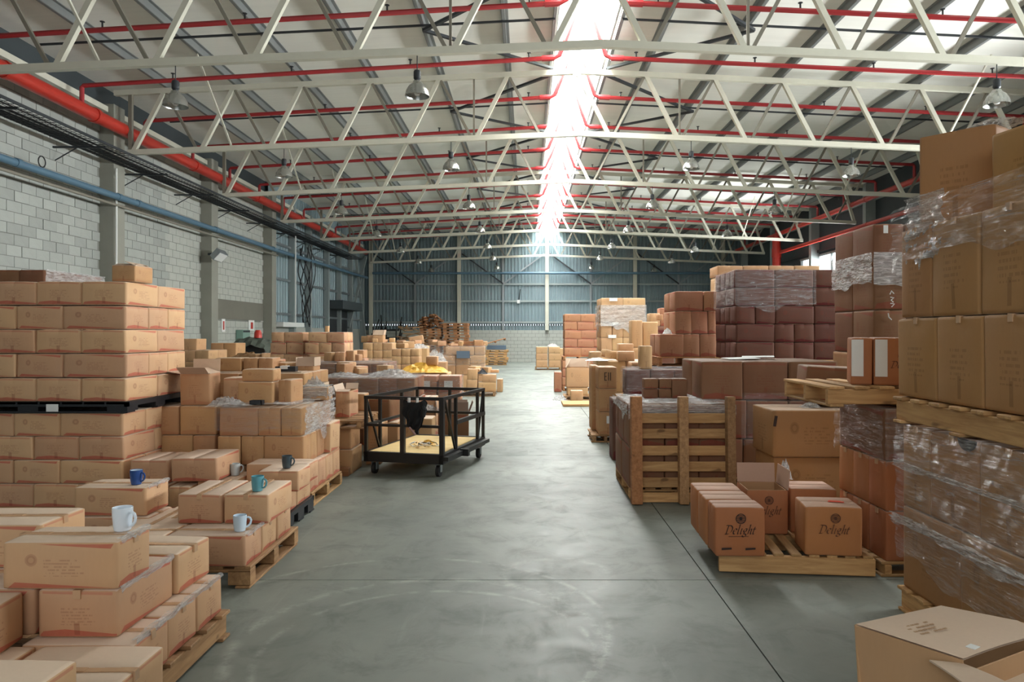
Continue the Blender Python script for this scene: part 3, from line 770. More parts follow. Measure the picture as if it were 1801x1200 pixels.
def mug(x, y, z, mat, label, rz=0.0, inner=None):
    t = thing('mug', label, 'mug', (x, y, z), (0, 0, rz), group='mugs set out on the cartons')
    body = MB().lathe([(0, 0), (.03, 0), (.034, .004), (.038, .03), (.0415, .07), (.042, .1), (.0405, .102), (.039, .1), (.037, .05), (.031, .01), (0, .008)], 28)
    body.build('body', mat, t, smooth=True)
    MB().tube([(.036, 0, .02), (.052, 0, .026), (.064, 0, .042), (.068, 0, .06), (.062, 0, .076), (.05, 0, .083), (.039, 0, .082)], [.0055, .006, .0065, .0065, .0065, .006, .0055], 10).build('handle', mat, t, smooth=True)
    if inner: MB().lathe([(.0388, .0995), (.0365, .05), (.0305, .012), (0, .0105)], 28).build('inside', inner, t, smooth=True)
    return t
# ================================================================ left side of the aisle
B = 'banded'
g = 'cartons on the nearest left pallet'
z1, z2, z3 = .14, .34, .54
pallet(-2.66, -1.57, 2.52, 3.92, 0, 'timber pallet under the nearest left cartons with the white mug', 'x', group='timber pallets on the left', nd=8, mat='old_wood')
carton(-2.09, -1.6, 3.6, 3.89, z1, .2, B, 'red-banded carton, bottom layer, back aisle end of nearest left pallet', g)
carton(-2.09, -1.6, 3.3, 3.59, z1, .2, B, 'red-banded carton, bottom layer, middle of aisle edge, nearest left pallet', g)
carton(-2.05, -1.59, 3.0, 3.29, z1, .2, B, 'red-banded carton, bottom layer beneath the right end of the white mug column', g)
carton(-1.96, -1.47, 2.55, 2.99, z1, .2, B, 'low red-banded carton jutting into the aisle at bottom left', g)
carton(-2.46, -1.98, 2.55, 2.99, z1, .2, B, 'low red-banded carton with a red flap mark, bottom left', g)
carton(-1.95, -1.47, 2.02, 2.53, z1, .2, B, 'low carton beneath the cut-off one at bottom left corner', g)
carton(-1.97, -1.47, 2.0, 2.42, z2, .2, B, 'carton with creased lid, cut off by the bottom left corner', g)
carton(-2.02, -1.69, 3.06, 3.54, z2, .2, B, 'red-banded carton directly under the one with the white mug', g)
carton(-2.19, -1.67, 3.57, 3.9, z2, .2, B, 'carton behind the white mug, level with layer under it', g, rot=-2)
carton(-2.52, -2.06, 2.62, 3.04, z2, .2, B, 'carton at left frame edge below the white mug carton', g, rot=4)
carton(-2.72, -2.05, 3.08, 3.52, z2, .2, B, 'middle layer carton hidden behind the white mug column', g)
carton(-2.17, -1.69, 3.06, 3.32, z3, .2, B, 'large red-banded carton carrying the white mug', g)
carton(-2.7, -2.19, 3.34, 3.68, z3, .2, B, 'red-banded carton at left edge behind the white mug carton', g)
carton(-2.7, -2.2, 3.56, 3.9, z2, .2, B, 'middle layer carton at left edge, back of nearest left pallet', g)
mug(-1.765, 3.23, z3 + .2, 'white_ceramic', 'large white mug on the nearest left carton', -.25)
# torn shiny film left along the upper edges of the near cartons
def film_edge(pts, label, seed):
    R = random.Random(seed); m = MB(); n = 14
    for (a, b) in zip(pts, pts[1:]):
        a, b = Vector(a), Vector(b); k0 = len(m.v)
        for i in range(n + 1):
            p = a.lerp(b, i / n); w = .012 + .016 * R.random() * (R.random() > .35)
            m.v += [tuple(p + Vector((-w, 0, .004 + .004 * R.random()))), tuple(p + Vector((.004 + .004 * R.random(), 0, .004 + .006 * R.random()))), tuple(p + Vector((.008 + .005 * R.random(), 0, -w * .8)))]
        for i in range(n):
            q = k0 + 3 * i; m.f += [(q, q + 1, q + 4, q + 3), (q + 1, q + 2, q + 5, q + 4)]
    return tag(m.build('film_strip', 'film_heavy', smooth=True), label, 'plastic film', 'film strips on carton edges')
film_edge([(-1.69, 3.07, .742), (-1.69, 3.31, .742)], 'crinkled shiny film strip on edge of white mug carton', 1)
film_edge([(-1.69, 3.07, .541), (-1.69, 3.53, .541)], 'shiny film strip under the white mug carton, aisle edge', 2)
film_edge([(-1.6, 3.02, .341), (-1.6, 3.88, .341)], 'shiny film strip along bottom layer of nearest left pallet', 3)
film_edge([(-1.755, 4.63, .341), (-1.755, 5.49, .335)], 'shiny film strip along low cartons by small pale mug', 4)
film_edge([(-2.62, 5.11, .541), (-2.62, 5.41, .541)], 'shiny film strip on edge of dark blue mug carton', 5)
film_edge([(-1.95, 5.99, .31), (-1.95, 6.66, .31)], 'shiny film strip along low cartons by dark mug', 6)
# second pallet
g = 'cartons on the second left pallet'
pallet(-2.86, -1.73, 4.63, 5.6, 0, 'timber pallet with wedge blocks under the small pale mug', 'y', group='timber pallets on the left', blocks=True, mat='old_wood')
pallet(-3.7, -2.9, 4.95, 5.9, 0, 'timber pallet under the dark blue mug carton', 'y', group='timber pallets on the left', blocks=True)
carton(-2.25, -1.755, 4.62, 4.9, z1, .2, B, 'low carton carrying the small pale blue mug', g)
carton(-2.25, -1.755, 4.92, 5.2, z1, .19, B, 'low carton beneath the teal mug, aisle edge of second pallet', g)
carton(-2.25, -1.755, 5.22, 5.5, z1, .2, B, 'low carton at back aisle end of second left pallet', g)
carton(-2.75, -2.27, 4.62, 4.9, z1, .2, B, 'low carton left of the one with small pale mug', g)
carton(-2.75, -2.27, 4.92, 5.4, z1, .19, B, 'low carton inside the second left pallet under plain pair', g)
carton(-2.33, -2.035, 4.93, 5.42, z2 - .01, .2, B, 'carton left of the one with the teal mug', g)
carton(-2.015, -1.715, 4.93, 5.42, z2 - .01, .2, B, 'carton carrying the teal mug', g)
carton(-3.12, -2.62, 5.1, 5.42, z2, .2, B, 'carton carrying the dark blue mug', g)
carton(-3.1, -2.6, 5.08, 5.42, z1, .2, B, 'carton directly under the dark blue mug carton', g)
carton(-2.58, -2.29, 5.1, 5.55, z1, .19, B, 'low carton right of the dark blue mug column', g)
mug(-2.745, 5.2, z2 + .2, 'blue_ceramic', 'dark blue mug with pale inside on left carton', -.2, 'pale_ceramic')
mug(-1.83, 5.03, z2 + .19, 'teal_ceramic', 'teal mug on carton at second left pallet', -.2)
mug(-1.83, 4.72, z2, 'pale_ceramic', 'small pale blue mug on low carton by the aisle', .5)
# third pallet
g = 'cartons on the third left pallet'
plastic_pallet(-3.3, -1.93, 5.98, 6.72, 0, 'black plastic pallet on the floor under dark mug cartons', .13, group='black plastic pallets')
for i, (a, b) in enumerate(((5.99, 6.29), (6.31, 6.68))): carton(-2.4, -1.95, a, b, .13, .175, B, f'low carton on black floor pallet, {ORD[i]} along the aisle edge', g)
carton(-2.19, -1.86, 6.04, 6.37, .305, .175, B, 'carton carrying the dark grey mug', g)
carton(-2.42, -1.88, 6.39, 6.68, .305, .17, B, 'carton behind the one with the dark grey mug', g)
carton(-2.76, -2.44, 6.2, 6.62, .13, .24, B, 'low carton carrying the light grey mug', g)
for i, (a, b) in enumerate(((-3.33, -2.98), (-2.96, -2.78))): carton(a, b, 6.1, 6.62, .13, .21, B, f'low carton under the two boxes right of tall stack, {["left", "right"][i]}', g)
carton(-3.33, -3.01, 6.2, 6.66, z2, .2, B, 'carton tucked against the tall left stack', g)
carton(-2.95, -2.57, 6.13, 6.63, z2 + .03, .2, B, 'carton with torn tape, right of the carton against tall stack', g)
mug(-2.53, 6.42, .37, 'grey_ceramic', 'light grey mug on low carton near the tall left stack', .6)
mug(-2.0, 6.17, .48, 'slate_ceramic', 'dark slate grey mug on aisle-side carton', -.2)
# tall stack with the black pallet half way up
g = 'cartons in the tall left stack'
sh, lo = .38, .535
Pr = ([sh, sh, sh, sh], [lo, lo]); Q = ([lo, .39, .39, .39], [.37, .35, .35])
pallet(-4.95, -3.37, 6.22, 7.26, 0, 'timber pallet under the tall left stack', 'x', group='timber pallets on the left')
zt_ = stack('tall left stack under black pallet', -1, -3.38, 6.2, .14, [(.2, *Pr), (.198, *Q), (.199, *Pr), (.2, *Q)], B, g, xlim=-330)
plastic_pallet(-5.0, -3.33, 6.17, 7.3, zt_, 'black plastic pallet half way up the tall left stack', .092, group='black plastic pallets')
MB().box(0, .1, -.002, .001, 0, .062).build('label', 'paper', [o for o in COL.objects if o.name.startswith('plastic_pallet')][-1], (px(82, 6.17) + 4.165, -.57, .012))
zt_ = stack('tall left stack above black pallet', -1, -3.35, 6.19, zt_ + .092, [(.204, *Pr), (.202, *Q), (.202, *Pr), (.203, *Q), (.2, *Pr)], B, g, xlim=-330)
open_carton(-3.51, -3.31, 6.25, 6.55, zt_, .14, 'kraft', 'single small open carton on the tall left stack', None, 0, (14, 10, 6, 22))
# wrapped stack behind it
g = 'cartons in the wrapped stack by the block wall'
stack('wrapped stack base behind tall stack', -1, -4.97, 7.62, .0, [(.62, [.6, .6], [1.05]), (.62, [.6, .6], [1.05]), (.62, [.6, .6], [1.05])], 'kraft', g)
stack('wrapped stack behind tall stack', -1, -4.97, 7.62, 1.86, [(.2, [.26, .27, .3], [.34, .35, .35]), (.2, [.26, .27, .3], [.34, .35, .35])], 'umber', g)
film('stretch_film', 'clear film around carton tops behind the tall left stack', -5.8, -4.97, 7.62, 8.66, 1.9, 2.265, 'r', 'film_heavy', group='stretch film on the left')
# pallet with the film-covered corner
g = 'cartons in the film-cornered left stack'
pallet(-2.86, -1.96, 6.76, 7.86, 0, 'timber pallet under the film-cornered stack beside the cart', 'y', group='timber pallets on the left', blocks=True)
stack('film-cornered stack, lowest tier', -1, -1.98, 6.77, .14, [(.26, [.36, .24, .24], [.27, .27, .27, .27])], 'banded', g, fill_top=False)
stack('film-cornered stack, second tier', -1, -2.03, 6.74, .40, [(.265, [.366, .21, .21], [.22, .22, .3, .33])], 'kraft', g, fill_top=False)
stack('film-cornered stack, film tier', -1, -2.05, 6.74, .665, [(.26, [.19, .21, .36], [.3, .36, .36])], 'kraft', g)
carton(-2.16, -1.97, 7.42, 7.8, .4, .3, 'banded', 'upright carton at the back aisle corner of film-cornered stack', g)
film('stretch_film', 'shiny clear film around the corner of the left stack beside cart', -2.8, -2.04, 6.73, 7.74, .66, .935, 'rt', 'film_heavy', .022, .016, group='stretch film on the left', sag=.1)
film('stretch_film', 'thin film over the front of the film-cornered stack', -2.82, -2.05, 6.73, 7.74, .72, .93, 'f', 'film_thin', .012, .012, group='stretch film on the left')
carton(-2.72, -2.39, 6.96, 7.24, .925, .22, 'kraft', 'carton standing on the film-cornered stack', g)
carton(-2.7, -2.4, 7.0, 7.22, 1.145, .12, 'kraft', 'flat carton on top of the carton on film-cornered stack', g)
carton(-2.34, -2.21, 7.0, 7.26, .925, .24, 'kraft', 'narrow carton beside the one standing on film-cornered stack', g, rot=-8)
carton(-2.25, -2.0, 7.4, 7.62, .93, .13, 'tan', 'small film-wrapped carton at the back of the film-cornered stack', g)
film('stretch_film', 'white film around the small carton at back of left stack', -2.25, -2.0, 7.4, 7.62, .97, 1.06, 'frt', 'film_heavy', .015, .008, group='stretch film on the left')
heap('plastic_sheet', 'crumpled clear plastic heaped behind the narrow carton', -2.2, 7.68, .93, .16, .1, .24, 'film_heavy', 'plastic film', seed=3, group='stretch film on the left')
heap('plastic_sheet', 'torn clear film hanging over left edge of film-cornered stack', -2.78, 6.86, .925, .18, .12, .1, 'film_heavy', 'plastic film', seed=5, group='stretch film on the left')
t = thing('tray', 'small black plastic tray on the film-cornered stack', 'tray', (px(452, 6.83), 6.83, .94))
MB().box(-.055, .055, -.04, .04, 0, .012).box(-.055, -.049, -.04, .04, 0, .045).box(.049, .055, -.04, .04, 0, .045).box(-.055, .055, -.04, -.034, 0, .045).box(-.055, .055, .034, .04, 0, .045).build('body', 'black_plastic', t)
g = 'cartons left of the film-cornered stack'
pallet(-3.85, -2.9, 6.95, 7.9, 0, 'timber pallet left of the film-cornered stack', 'y', group='timber pallets on the left')
stack('stack with tall open carton', -1, -2.88, 6.85, .14, [(.26, [.3, .3], [.5, .5]), (.26, [.21, .3], [.5, .5]), (.27, [.34, .34], [.5, .5])], 'kraft', g)
open_carton(-3.24, -2.97, 6.9, 7.2, .93, .3, 'kraft', 'tall open carton with raised lid right of the tall stack', g, 4, (150, 95, 170, 20))
carton(-2.97, -2.72, 7.22, 7.5, .93, .24, 'banded', 'carton with loose lid right of the tall open carton', g, rot=3)
# row behind: flat-topped stack with three cartons on it
g = 'cartons in the second-row left stack'
stack('second-row left stack', -1, -2.58, 8.6, .0, [(.29, [.4, .4, .4, .3], [.35, .35, .35]), (.29, [.4, .4, .4, .3], [.35, .35, .35]), (.29, [.4, .4, .4, .3], [.35, .35, .35]), (.27, [.36, .4, .4, .34], [.35, .35, .35])], 'kraft', g)
at_px(378, 425, 9.0, .3, 1.14, .165, 'kraft', 'wide carton on second-row stack, leftmost of three', g)
at_px(428, 453, 9.0, .3, 1.14, .165, 'kraft', 'middle carton of the three on second-row stack', g)
at_px(454, 479, 9.0, .3, 1.14, .165, 'kraft', 'right carton of the three on second-row stack', g)
for i, (a, b, dd, c, e) in enumerate(((383, 428, 8.7, .12, 1.14), (486, 530, 8.75, .25, 1.14))):
    tag(MB().box(px(a, dd), px(b, dd), 0, c, 0, .008).build('cardboard_sheet', CARTON['tan'][2], None, (0, dd, e), (0, 0, 0)), f"flat cardboard sheet on second-row stack, {['left', 'right'][i]} one", 'cardboard', 'loose cardboard sheets')
t = thing('tray', 'black tray with white parts on the second-row stack', 'tray', (px(504, 8.8), 8.8, 1.15))
MB().box(-.12, .12, -.05, .05, 0, .06).build('body', 'black_plastic', t); MB().box(-.06, .03, -.055, .03, .03, .068).build('parts', 'paper', t)
open_carton(px(520, 9.2), px(552, 9.2), 9.2, 9.5, 1.0, .2, 'kraft', 'small open carton with upright flaps on second-row stack', g, 0, (70, 90, 90, 90))
open_carton(px(545, 8.3), px(568, 8.3), 8.3, 8.55, .62, .36, 'tan', 'pale open carton right behind the film-cornered stack', g, 0, (80, 95, 90, 90))
carton(px(545, 8.3), px(570, 8.3), 8.28, 8.56, .0, .62, 'kraft', 'tall carton supporting the pale open carton behind film-cornered stack', g)
# messy pallets left of and behind the cart
g = 'cartons in the messy row behind the cart'
carton(-2.36, -1.98, 8.4, 8.9, .0, .28, 'kraft', 'low dark carton at the floor left of the cart, front', g)
carton(-2.4, -2.0, 8.42, 8.9, .28, .24, 'kraft', 'second low carton left of the cart, under slatted pallet', g)
carton(-1.96, -1.78, 9.0, 9.5, .0, .5, 'kraft', 'upright brown carton seen through the cart left end', g)
pallet(-2.45, -1.85, 8.35, 9.3, .52, 'old timber pallet lying over low cartons left of the cart', 'x', .1, 'old_wood', 'timber pallets on the left', nd=6)
open_carton(px(590, 8.6), px(615, 8.6), 8.6, 9.05, .62, .31, 'banded', 'open reddish carton left of the cart rail', g, 0, (15, 120, 110, None))
open_carton(px(640, 9.9), px(692, 9.9), 9.9, 10.3, .42, .3, 'umber', 'wide open carton with bowed rim behind the cart rails', g, -12, (None, None, None, None))
carton(px(640, 9.9), px(700, 9.9), 9.86, 10.34, .0, .42, 'kraft', 'low carton under the bowed open carton behind cart', g)
carton(px(612, 9.3), px(640, 9.3), 9.35, 9.6, .62, .22, 'kraft', 'small tan carton under wrapped row left of the cart', g)
t = thing('wood_offcut', 'short orange timber block on the floor left of the cart', 'timber', (px(612, 8.75), 8.32, 0))
board(t, 'block', 'red_wood', (0, 0, .045), .24, .09, .09, 0)
carton(px(700, 10.3), px(760, 10.3), 10.3, 10.7, 0, .42, 'tan', 'pale low carton seen through the cart middle', g)
carton(px(739, 11.4), px(766, 11.4), 11.4, 11.8, 0, .62, 'banded', 'tall brown carton seen behind the black jacket', g)
open_carton(px(768, 11.1), px(822, 11.1), 11.1, 11.5, 0, .39, 'umber', 'open carton on the floor behind the right end of cart', g, 6, (100, 110, 100, 110))
heap('plastic_sheet', 'white crumpled film on floor cartons seen through the cart', px(745, 10.9), 11.2, .42, .22, .12, .12, 'film_heavy', 'plastic film', seed=11, group='stretch film on the left')
g = 'cartons in the low wrapped row'
stack('low film-wrapped row behind the cart', -1, -1.58, 10.6, 0, [(.33, [.36, .36, .36, .36], [.5, .5]), (.33, [.36, .36, .36, .36], [.5, .5])], 'umber', g, fill_top=False)
stack('low film-wrapped row behind the cart', -1, -1.6, 10.6, .66, [(.3, [.26, .27, .3, .26, .28], [.3, .35, .35])], 'umber', g)
film('stretch_film', 'clear film over the low rosy row behind the cart', -2.96, -1.6, 10.6, 11.6, .55, .965, 'ft', 'film', .02, .016, group='stretch film on the left', sag=.08)
heap('plastic_sheet', 'large bright heap of loose film on the low rosy row', -2.0, 10.9, .96, .38, .22, .13, 'film_heavy', 'plastic film', seed=21, group='stretch film on the left')
heap('plastic_sheet', 'loose white film draped at left end of the low rosy row', -2.7, 10.9, .96, .3, .2, .08, 'film_heavy', 'plastic film', seed=22, group='stretch film on the left')
g = 'cartons in the higher wrapped row'
stack('higher film-wrapped row', -1, -2.3, 11.9, 0, [(.46, [.5, .5, .5], [.6, .6]), (.46, [.5, .5, .5], [.6, .6])], 'umber', g, fill_top=False)
stack('higher film-wrapped row', -1, -2.3, 11.9, .92, [(.2, [.2, .25, .33, .3, .3], [.4, .4, .4])], 'umber', g)
film('stretch_film', 'clear film over the higher rosy row beneath the red stack', -3.7, -2.3, 11.9, 13.1, .85, 1.125, 'frt', 'film', .018, .014, group='stretch film on the left')
# red-banded stack in the middle distance
g = 'cartons in the distant red-banded stack'
stack('distant red stack base, left half', -1, px(533, 13.9), 13.9, 0, [(.5, [.6, .5], [.6, .6]), (.5, [.6, .5], [.6, .6])], 'rosy', g, fill_top=False)
stack('distant red-banded stack, left half', -1, px(533, 13.9), 13.9, 1.0, [(.215, [.36, .26], [.3, .3]), (.215, [.32, .3], [.3, .3]), (.2, [.36, .24], [.3, .3])], 'banded', g)
stack('distant red stack base, right half', -1, px(606, 13.8), 13.8, 0, [(.5, [.45, .45], [.3, .3]), (.5, [.45, .45], [.3, .3])], 'rosy', g, fill_top=False)
stack('distant red-banded stack, right half', -1, px(606, 13.8), 13.8, 1.0, [(.215, [.32, .34], [.23, .23, .23]), (.215, [.24, .24, .26], [.23, .23, .23]), (.2, [.33, .35], [.23, .23, .23])], 'banded', g)
carton(px(571, 14.0), px(577, 14.0), 14.0, 14.1, 1.63, .12, 'tan', 'tiny upright pale carton on the distant red-banded stack', g)
carton(px(604, 12.9), px(622, 12.9), 13.0, 13.4, .0, 1.2, 'rosy', 'tall carton right below the distant red-banded stack', g)
at_px(620, 641, 14.8, .4, .0, 1.1, 'rosy', 'wrapped carton column right of the distant red stack', g)
at_px(620, 640, 14.9, .35, 1.1, .17, 'kraft', 'single carton on the column right of the distant red stack', g)
# by the block wall
g = 'cartons by the block wall'
pallet(px(318, 16), px(367, 16), 16, 17, .62, 'pale timber pallet carrying the stepped cartons by the block wall', 'y', .13, group='timber pallets on the left')
carton(px(312, 16), px(372, 16), 15.95, 17.05, 0, .62, 'kraft', 'large carton under pale pallet by the block wall', g)
stack('stepped stack by block wall', -1, px(367, 16), 16, .75, [(.245, [.3, .3], [.5, .5]), (.245, [.3, .3], [.5, .5])], 'tan', g)
at_px(316, 346, 16.05, .5, 1.24, .25, 'tan', 'top carton of the stepped stack by the block wall', g)
stack('dark-fronted stack by block wall', -1, px(415, 17.5), 17.5, 0, [(.5, [.33, .33], [.6]), (.45, [.33, .33], [.6]), (.43, [.3, .3], [.6])], 'kraft', g)
# green machine and bits
t = thing('covered_machine', 'low machine under a dark green cover with a red lamp', 'machine', (px(446, 19), 19, 0))
MB().box(-.45, .45, -.4, .4, 0, .85).box(-.2, .2, -.5, -.3, .85, 1.1).build('body', 'tarp_green', t)
m = MB(); N = 10
for j in range(N + 1):
    for i in range(N + 1):
        u, v = i / N * 2 - 1, j / N * 2 - 1; m.v.append((u * .55, v * .5, 1.5 - .2 * (abs(u) ** 3 + abs(v) ** 3) + .03 * math.sin(i * 2.3 + j)))
for j in range(N):
    for i in range(N): m.f.append((j * 11 + i, j * 11 + i + 1, j * 11 + i + 12, j * 11 + i + 11))
m.build('cover', 'tarp_green', t); MB().box(-.42, .42, -.38, .38, 1.1, 1.32).build('panel', 'dark_steel', t)
MB().lathe([(0, .2), (.06, .2), (.09, .14), (.1, .0), (0, 0)], 14, (.15, -.1, 1.49)).build('lamp', 'red_paint', t, smooth=True)
for i, sx in enumerate((-.38, .38)): MB().bar((sx, -.35, .85), (sx, -.35, 1.3), .05, .05).build('post', 'dark_steel', t)
g = 'cartons around the green machine'
stack('row in front of green machine', -1, px(475, 15.5), 15.5, 0, [(.5, [.45, .45, .4], [.6]), (.5, [.45, .45, .4], [.6])], 'kraft', g)
heap('scrap_heap', 'low heap of pale scrap in front of the green machine', px(440, 16), 15.9, 1.0, .5, .2, .22, 'old_wood', 'scrap', seed=31)
# brown sack-like cartons further back
g = 'squat brown cartons far left'
stack('squat brown stack, back column', -1, px(690, 18.5), 18.5, 0, [(.4, [.45, .45], [.6]), (.4, [.45, .45], [.6]), (.19, [.25, .25, .24], [.3, .3]), (.19, [.24, .25, .25], [.3, .3]), (.19, [.25, .24, .25], [.3, .3])], 'tan', g)
stack('squat brown stack, front column', -1, px(740, 16.6), 16.6, 0, [(.4, [.32, .32], [.5]), (.26, [.21, .21, .21], [.4])], 'tan', g, fill_top=False)
t = thing('plank', 'long orange plank laid between squat brown cartons', 'timber', ((px(686, 16.6) + px(740, 16.6)) / 2, 16.8, .66)); board(t, 'board', 'red_wood', (0, 0, .035), .7, .4, .07)
stack('squat brown stack, above plank', -1, px(738, 16.6), 16.6, .73, [(.18, [.21, .21, .21], [.4]), (.18, [.21, .2, .21], [.4]), (.17, [.21, .21, .21], [.4])], 'tan', g)
open_carton(px(655, 18.8), px(674, 18.8), 18.8, 19.1, 1.37, .2, 'tan', 'small pale open carton on the squat brown stack', g, 0, (70, 100, 60, 100))
carton(px(683, 19), px(692, 19), 19.1, 19.3, 1.37, .12, 'tan', 'tiny dark carton at right end of squat brown stack', g)
o = carton(px(720, 19.5), px(745, 19.5), 19.5, 19.8, 1.32, .22, 'tan', 'tilted tan carton on top between squat stack and pallets', g); o.rotation_euler = (0, -.2, .1)
carton(px(718, 19.5), px(752, 19.5), 19.4, 19.9, 0, 1.28, 'tan', 'large carton under the tilted tan carton', g)
heap('plastic_sheet', 'white film heaped on the squat brown front column', px(735, 17), 17.0, 1.26, .26, .2, .12, 'film_heavy', 'plastic film', seed=41, group='stretch film on the left')
# white-labelled wrapped cartons
g = 'white-labelled wrapped cartons'
for i, (a, b) in enumerate(((733, 768), (771, 809))):
    at_px(a, b, 13.0, .45, .0, .29, 'rosy', f'bottom carton of the white-labelled pile, {["left", "right"][i]}', g)
    at_px(a, b, 13.0, .45, .29, .28, 'rosy', f'middle carton of the white-labelled pile, {["left", "right"][i]}', g)
    o = at_px(a, b, 13.0, .45, .57, .29, 'rosy', f'top wrapped carton with white label, {["left", "right"][i]} one', g)
    MB().box(-.09, .06, -.237, -.234, .05, .2).build('label', 'paper', o)
film('stretch_film', 'clear film around the white-labelled wrapped cartons', px(733, 13), px(809, 13), 13.0, 13.45, .3, .87, 'fr', 'film', .015, .012, group='stretch film on the left')
tag(MB().box(-.15, .15, -.3, .3, 0, .1).build('floor_skid', 'tarp_green', None, (px(802, 12.2), 12.4, 0)), 'dark green skid on the floor beside white-labelled pile', 'skid')
heap('yellow_sheet', 'heap of yellow packing sheets on the white-labelled pile', px(745, 14.2), 14.2, .86, .48, .3, .2, 'yellow_film', 'packing', seed=51)
carton(px(722, 14.2), px(790, 14.2), 13.95, 14.6, 0, .86, 'tan', 'large carton under the yellow packing sheets', g)
carton(px(748, 14), px(768, 14), 14.1, 14.3, 1.0, .17, 'tan', 'pale small carton standing in the yellow packing sheets', g)
# far left cluster by the aisle
g = 'cartons in the far left cluster'
stack('far left cluster with blue sheet', -1, px(852, 20.5), 20.5, 0, [(.45, [.45, .45, .45], [.6]), (.3, [.4, .4, .4], [.6]), (.25, [.4, .4, .45], [.6]), (.24, [.28, .4, .4], [.6])], 'tan', g)
tag(MB().box(px(803, 20.4), px(826, 20.4), 20.38, 20.44, .92, 1.12).build('sheet', 'tarp_blue'), 'blue sheet hanging on the far left cluster', 'sheet')
film('stretch_film', 'cloudy film over far left cluster around the blue sheet', px(750, 20.5), px(852, 20.5), 20.5, 21.1, .7, 1.25, 'ft', 'film', .02, .02, group='stretch film on the left')
heap('plastic_sheet', 'crumpled white film on far left cluster, left of blue sheet', px(765, 19.9), 19.95, .85, .3, .2, .35, 'film_heavy', 'plastic film', seed=61, group='stretch film on the left')
carton(px(750, 19.8), px(785, 19.8), 19.7, 20.2, 0, .85, 'tan', 'large carton under crumpled film left of the blue sheet', g)
tag(MB().box(px(800, 21), px(845, 21), 20.7, 21.1, 1.25, 1.32).box(px(802, 21), px(840, 21), 20.72, 21.1, 1.33, 1.38).build('timber_stack', 'red_wood'), 'orange boards lying on top of the far left cluster', 'timber')
pallet(px(806, 19), px(872, 19), 18.8, 19.7, 0, 'dark pallet on the floor at the aisle end of left cluster', 'x', .12, 'old_wood', 'timber pallets on the left')
for a, b, z, h, l in ((820, 839, .12, .3, 'left floor carton'), (841, 872, .12, .24, 'wide carton'), (822, 840, .42, .28, 'upper left carton'), (848, 872, .36, .2, 'upper right carton')):
    at_px(a, b, 18.9, .4, z, h, 'tan', f'{l} on the dark floor pallet, end of left cluster', g)
at_px(874, 884, 20.2, .4, 0, .36, 'tan', 'narrow pale carton past the dark floor pallet', g)
heap('scrap_heap', 'small heap of dark and white scrap on dark pallet cartons', px(846, 19), 19.1, .56, .16, .15, .16, 'black_plastic', 'scrap', seed=71)
# loose small cartons and scraps scattered over the far left pallets
k_ = 0
for xa, xb, d0, d1, z0, n_ in ((760, 850, 20.5, 21.2, 1.25, 9), (575, 680, 10.8, 11.5, .97, 5), (560, 640, 12.2, 13, 1.13, 5), (700, 745, 16.7, 17.2, 1.27, 4), (640, 690, 18.6, 19.2, 1.37, 4), (400, 470, 15.6, 16.1, 1.0, 6), (826, 870, 19, 19.3, .58, 4), (480, 530, 8.9, 9.4, 1.15, 3)):
    for q in range(n_):
        d = rnd.uniform(d0, d1); x = px(rnd.uniform(xa, xb), d); w = rnd.uniform(.14, .3); h = rnd.uniform(.07, .2); k_ += 1
        carton(x - w / 2, x + w / 2, d, d + rnd.uniform(.14, .25), z0, h, rnd.choice(['tan', 'kraft', 'banded']), f'loose small carton among the clutter on the far left pallets', 'loose small cartons on the far left', rot=rnd.uniform(-40, 40), tape=False)
# stacks of pallets at the far end
def pallet_pile(cx, cy, n, w, d, h, mat, desc, group, tilt=0, jit=.06):
    for k in range(n):
        t = thing('pallet', f'{desc}, {("topmost" if k == n - 1 else ORD[n - 1 - k] + " from top")}', 'pallet', (cx + rnd.uniform(-jit, jit), cy + rnd.uniform(-.03, .03), k * h), (0, tilt * k / n, rnd.uniform(-.03, .03)), group)
        m = MB()
        for q in range(7): m.box(-w / 2, w / 2, -d / 2 + q * d / 7 + .01, -d / 2 + (q + 1) * d / 7 - .02, h - .04, h - .006).box(-w / 2, w / 2, -d / 2 + q * d / 7 + .01, -d / 2 + (q + 1) * d / 7 - .02, .006, .036)
        m.build('deck', mat, t)
        m = MB()
        for q in (-1, 0, 1): m.box(q * (w / 2 - .09) - .09, q * (w / 2 - .09) + .09, -d / 2, d / 2, .03, h - .035)
        m.build('bearers', mat, t)
pallet_pile(px(756, 35), 35.4, 14, 1.0, 1.0, .132, 'red_wood', 'timber pallet in the left far pallet pile', 'pallets in left far pile')
pallet_pile(px(801, 35), 35.4, 15, 1.16, 1.0, .14, 'red_wood', 'timber pallet in the right far pallet pile', 'pallets in right far pile')
pallet_pile(px(873, 37.3), 37.8, 6, 1.1, 1.0, .13, 'wood', 'timber pallet in the low pile at aisle end', 'pallets in low far pile')
tag(MB().box(-.45, .5, -.4, .4, 0, .22).build('tarpaulin', 'tarp_blue', None, (px(872, 37.3), 37.8, .78)), 'blue tarpaulin folded on the low far pallet pile', 'tarpaulin')
t = thing('pallet', 'broken pallet leaning tilted on the blue tarpaulin', 'pallet', (px(872, 37.3), 37.8, 1.0), (0, -.28, .1)); 
for q in range(6): board(t, 'deck_board', 'red_wood', (0, -.45 + q * .18, .22), 1.1, .12, .03)
for q in (-.5, 0, .5): board(t, 'bearer', 'red_wood', (q, 0, .17), 1.0, .06, .07, PI / 2)
t = thing('timber_heap', 'rounded heap of broken timber on the left far pallet pile', 'timber', (px(757, 35), 35.4, 1.85))
m = MB()
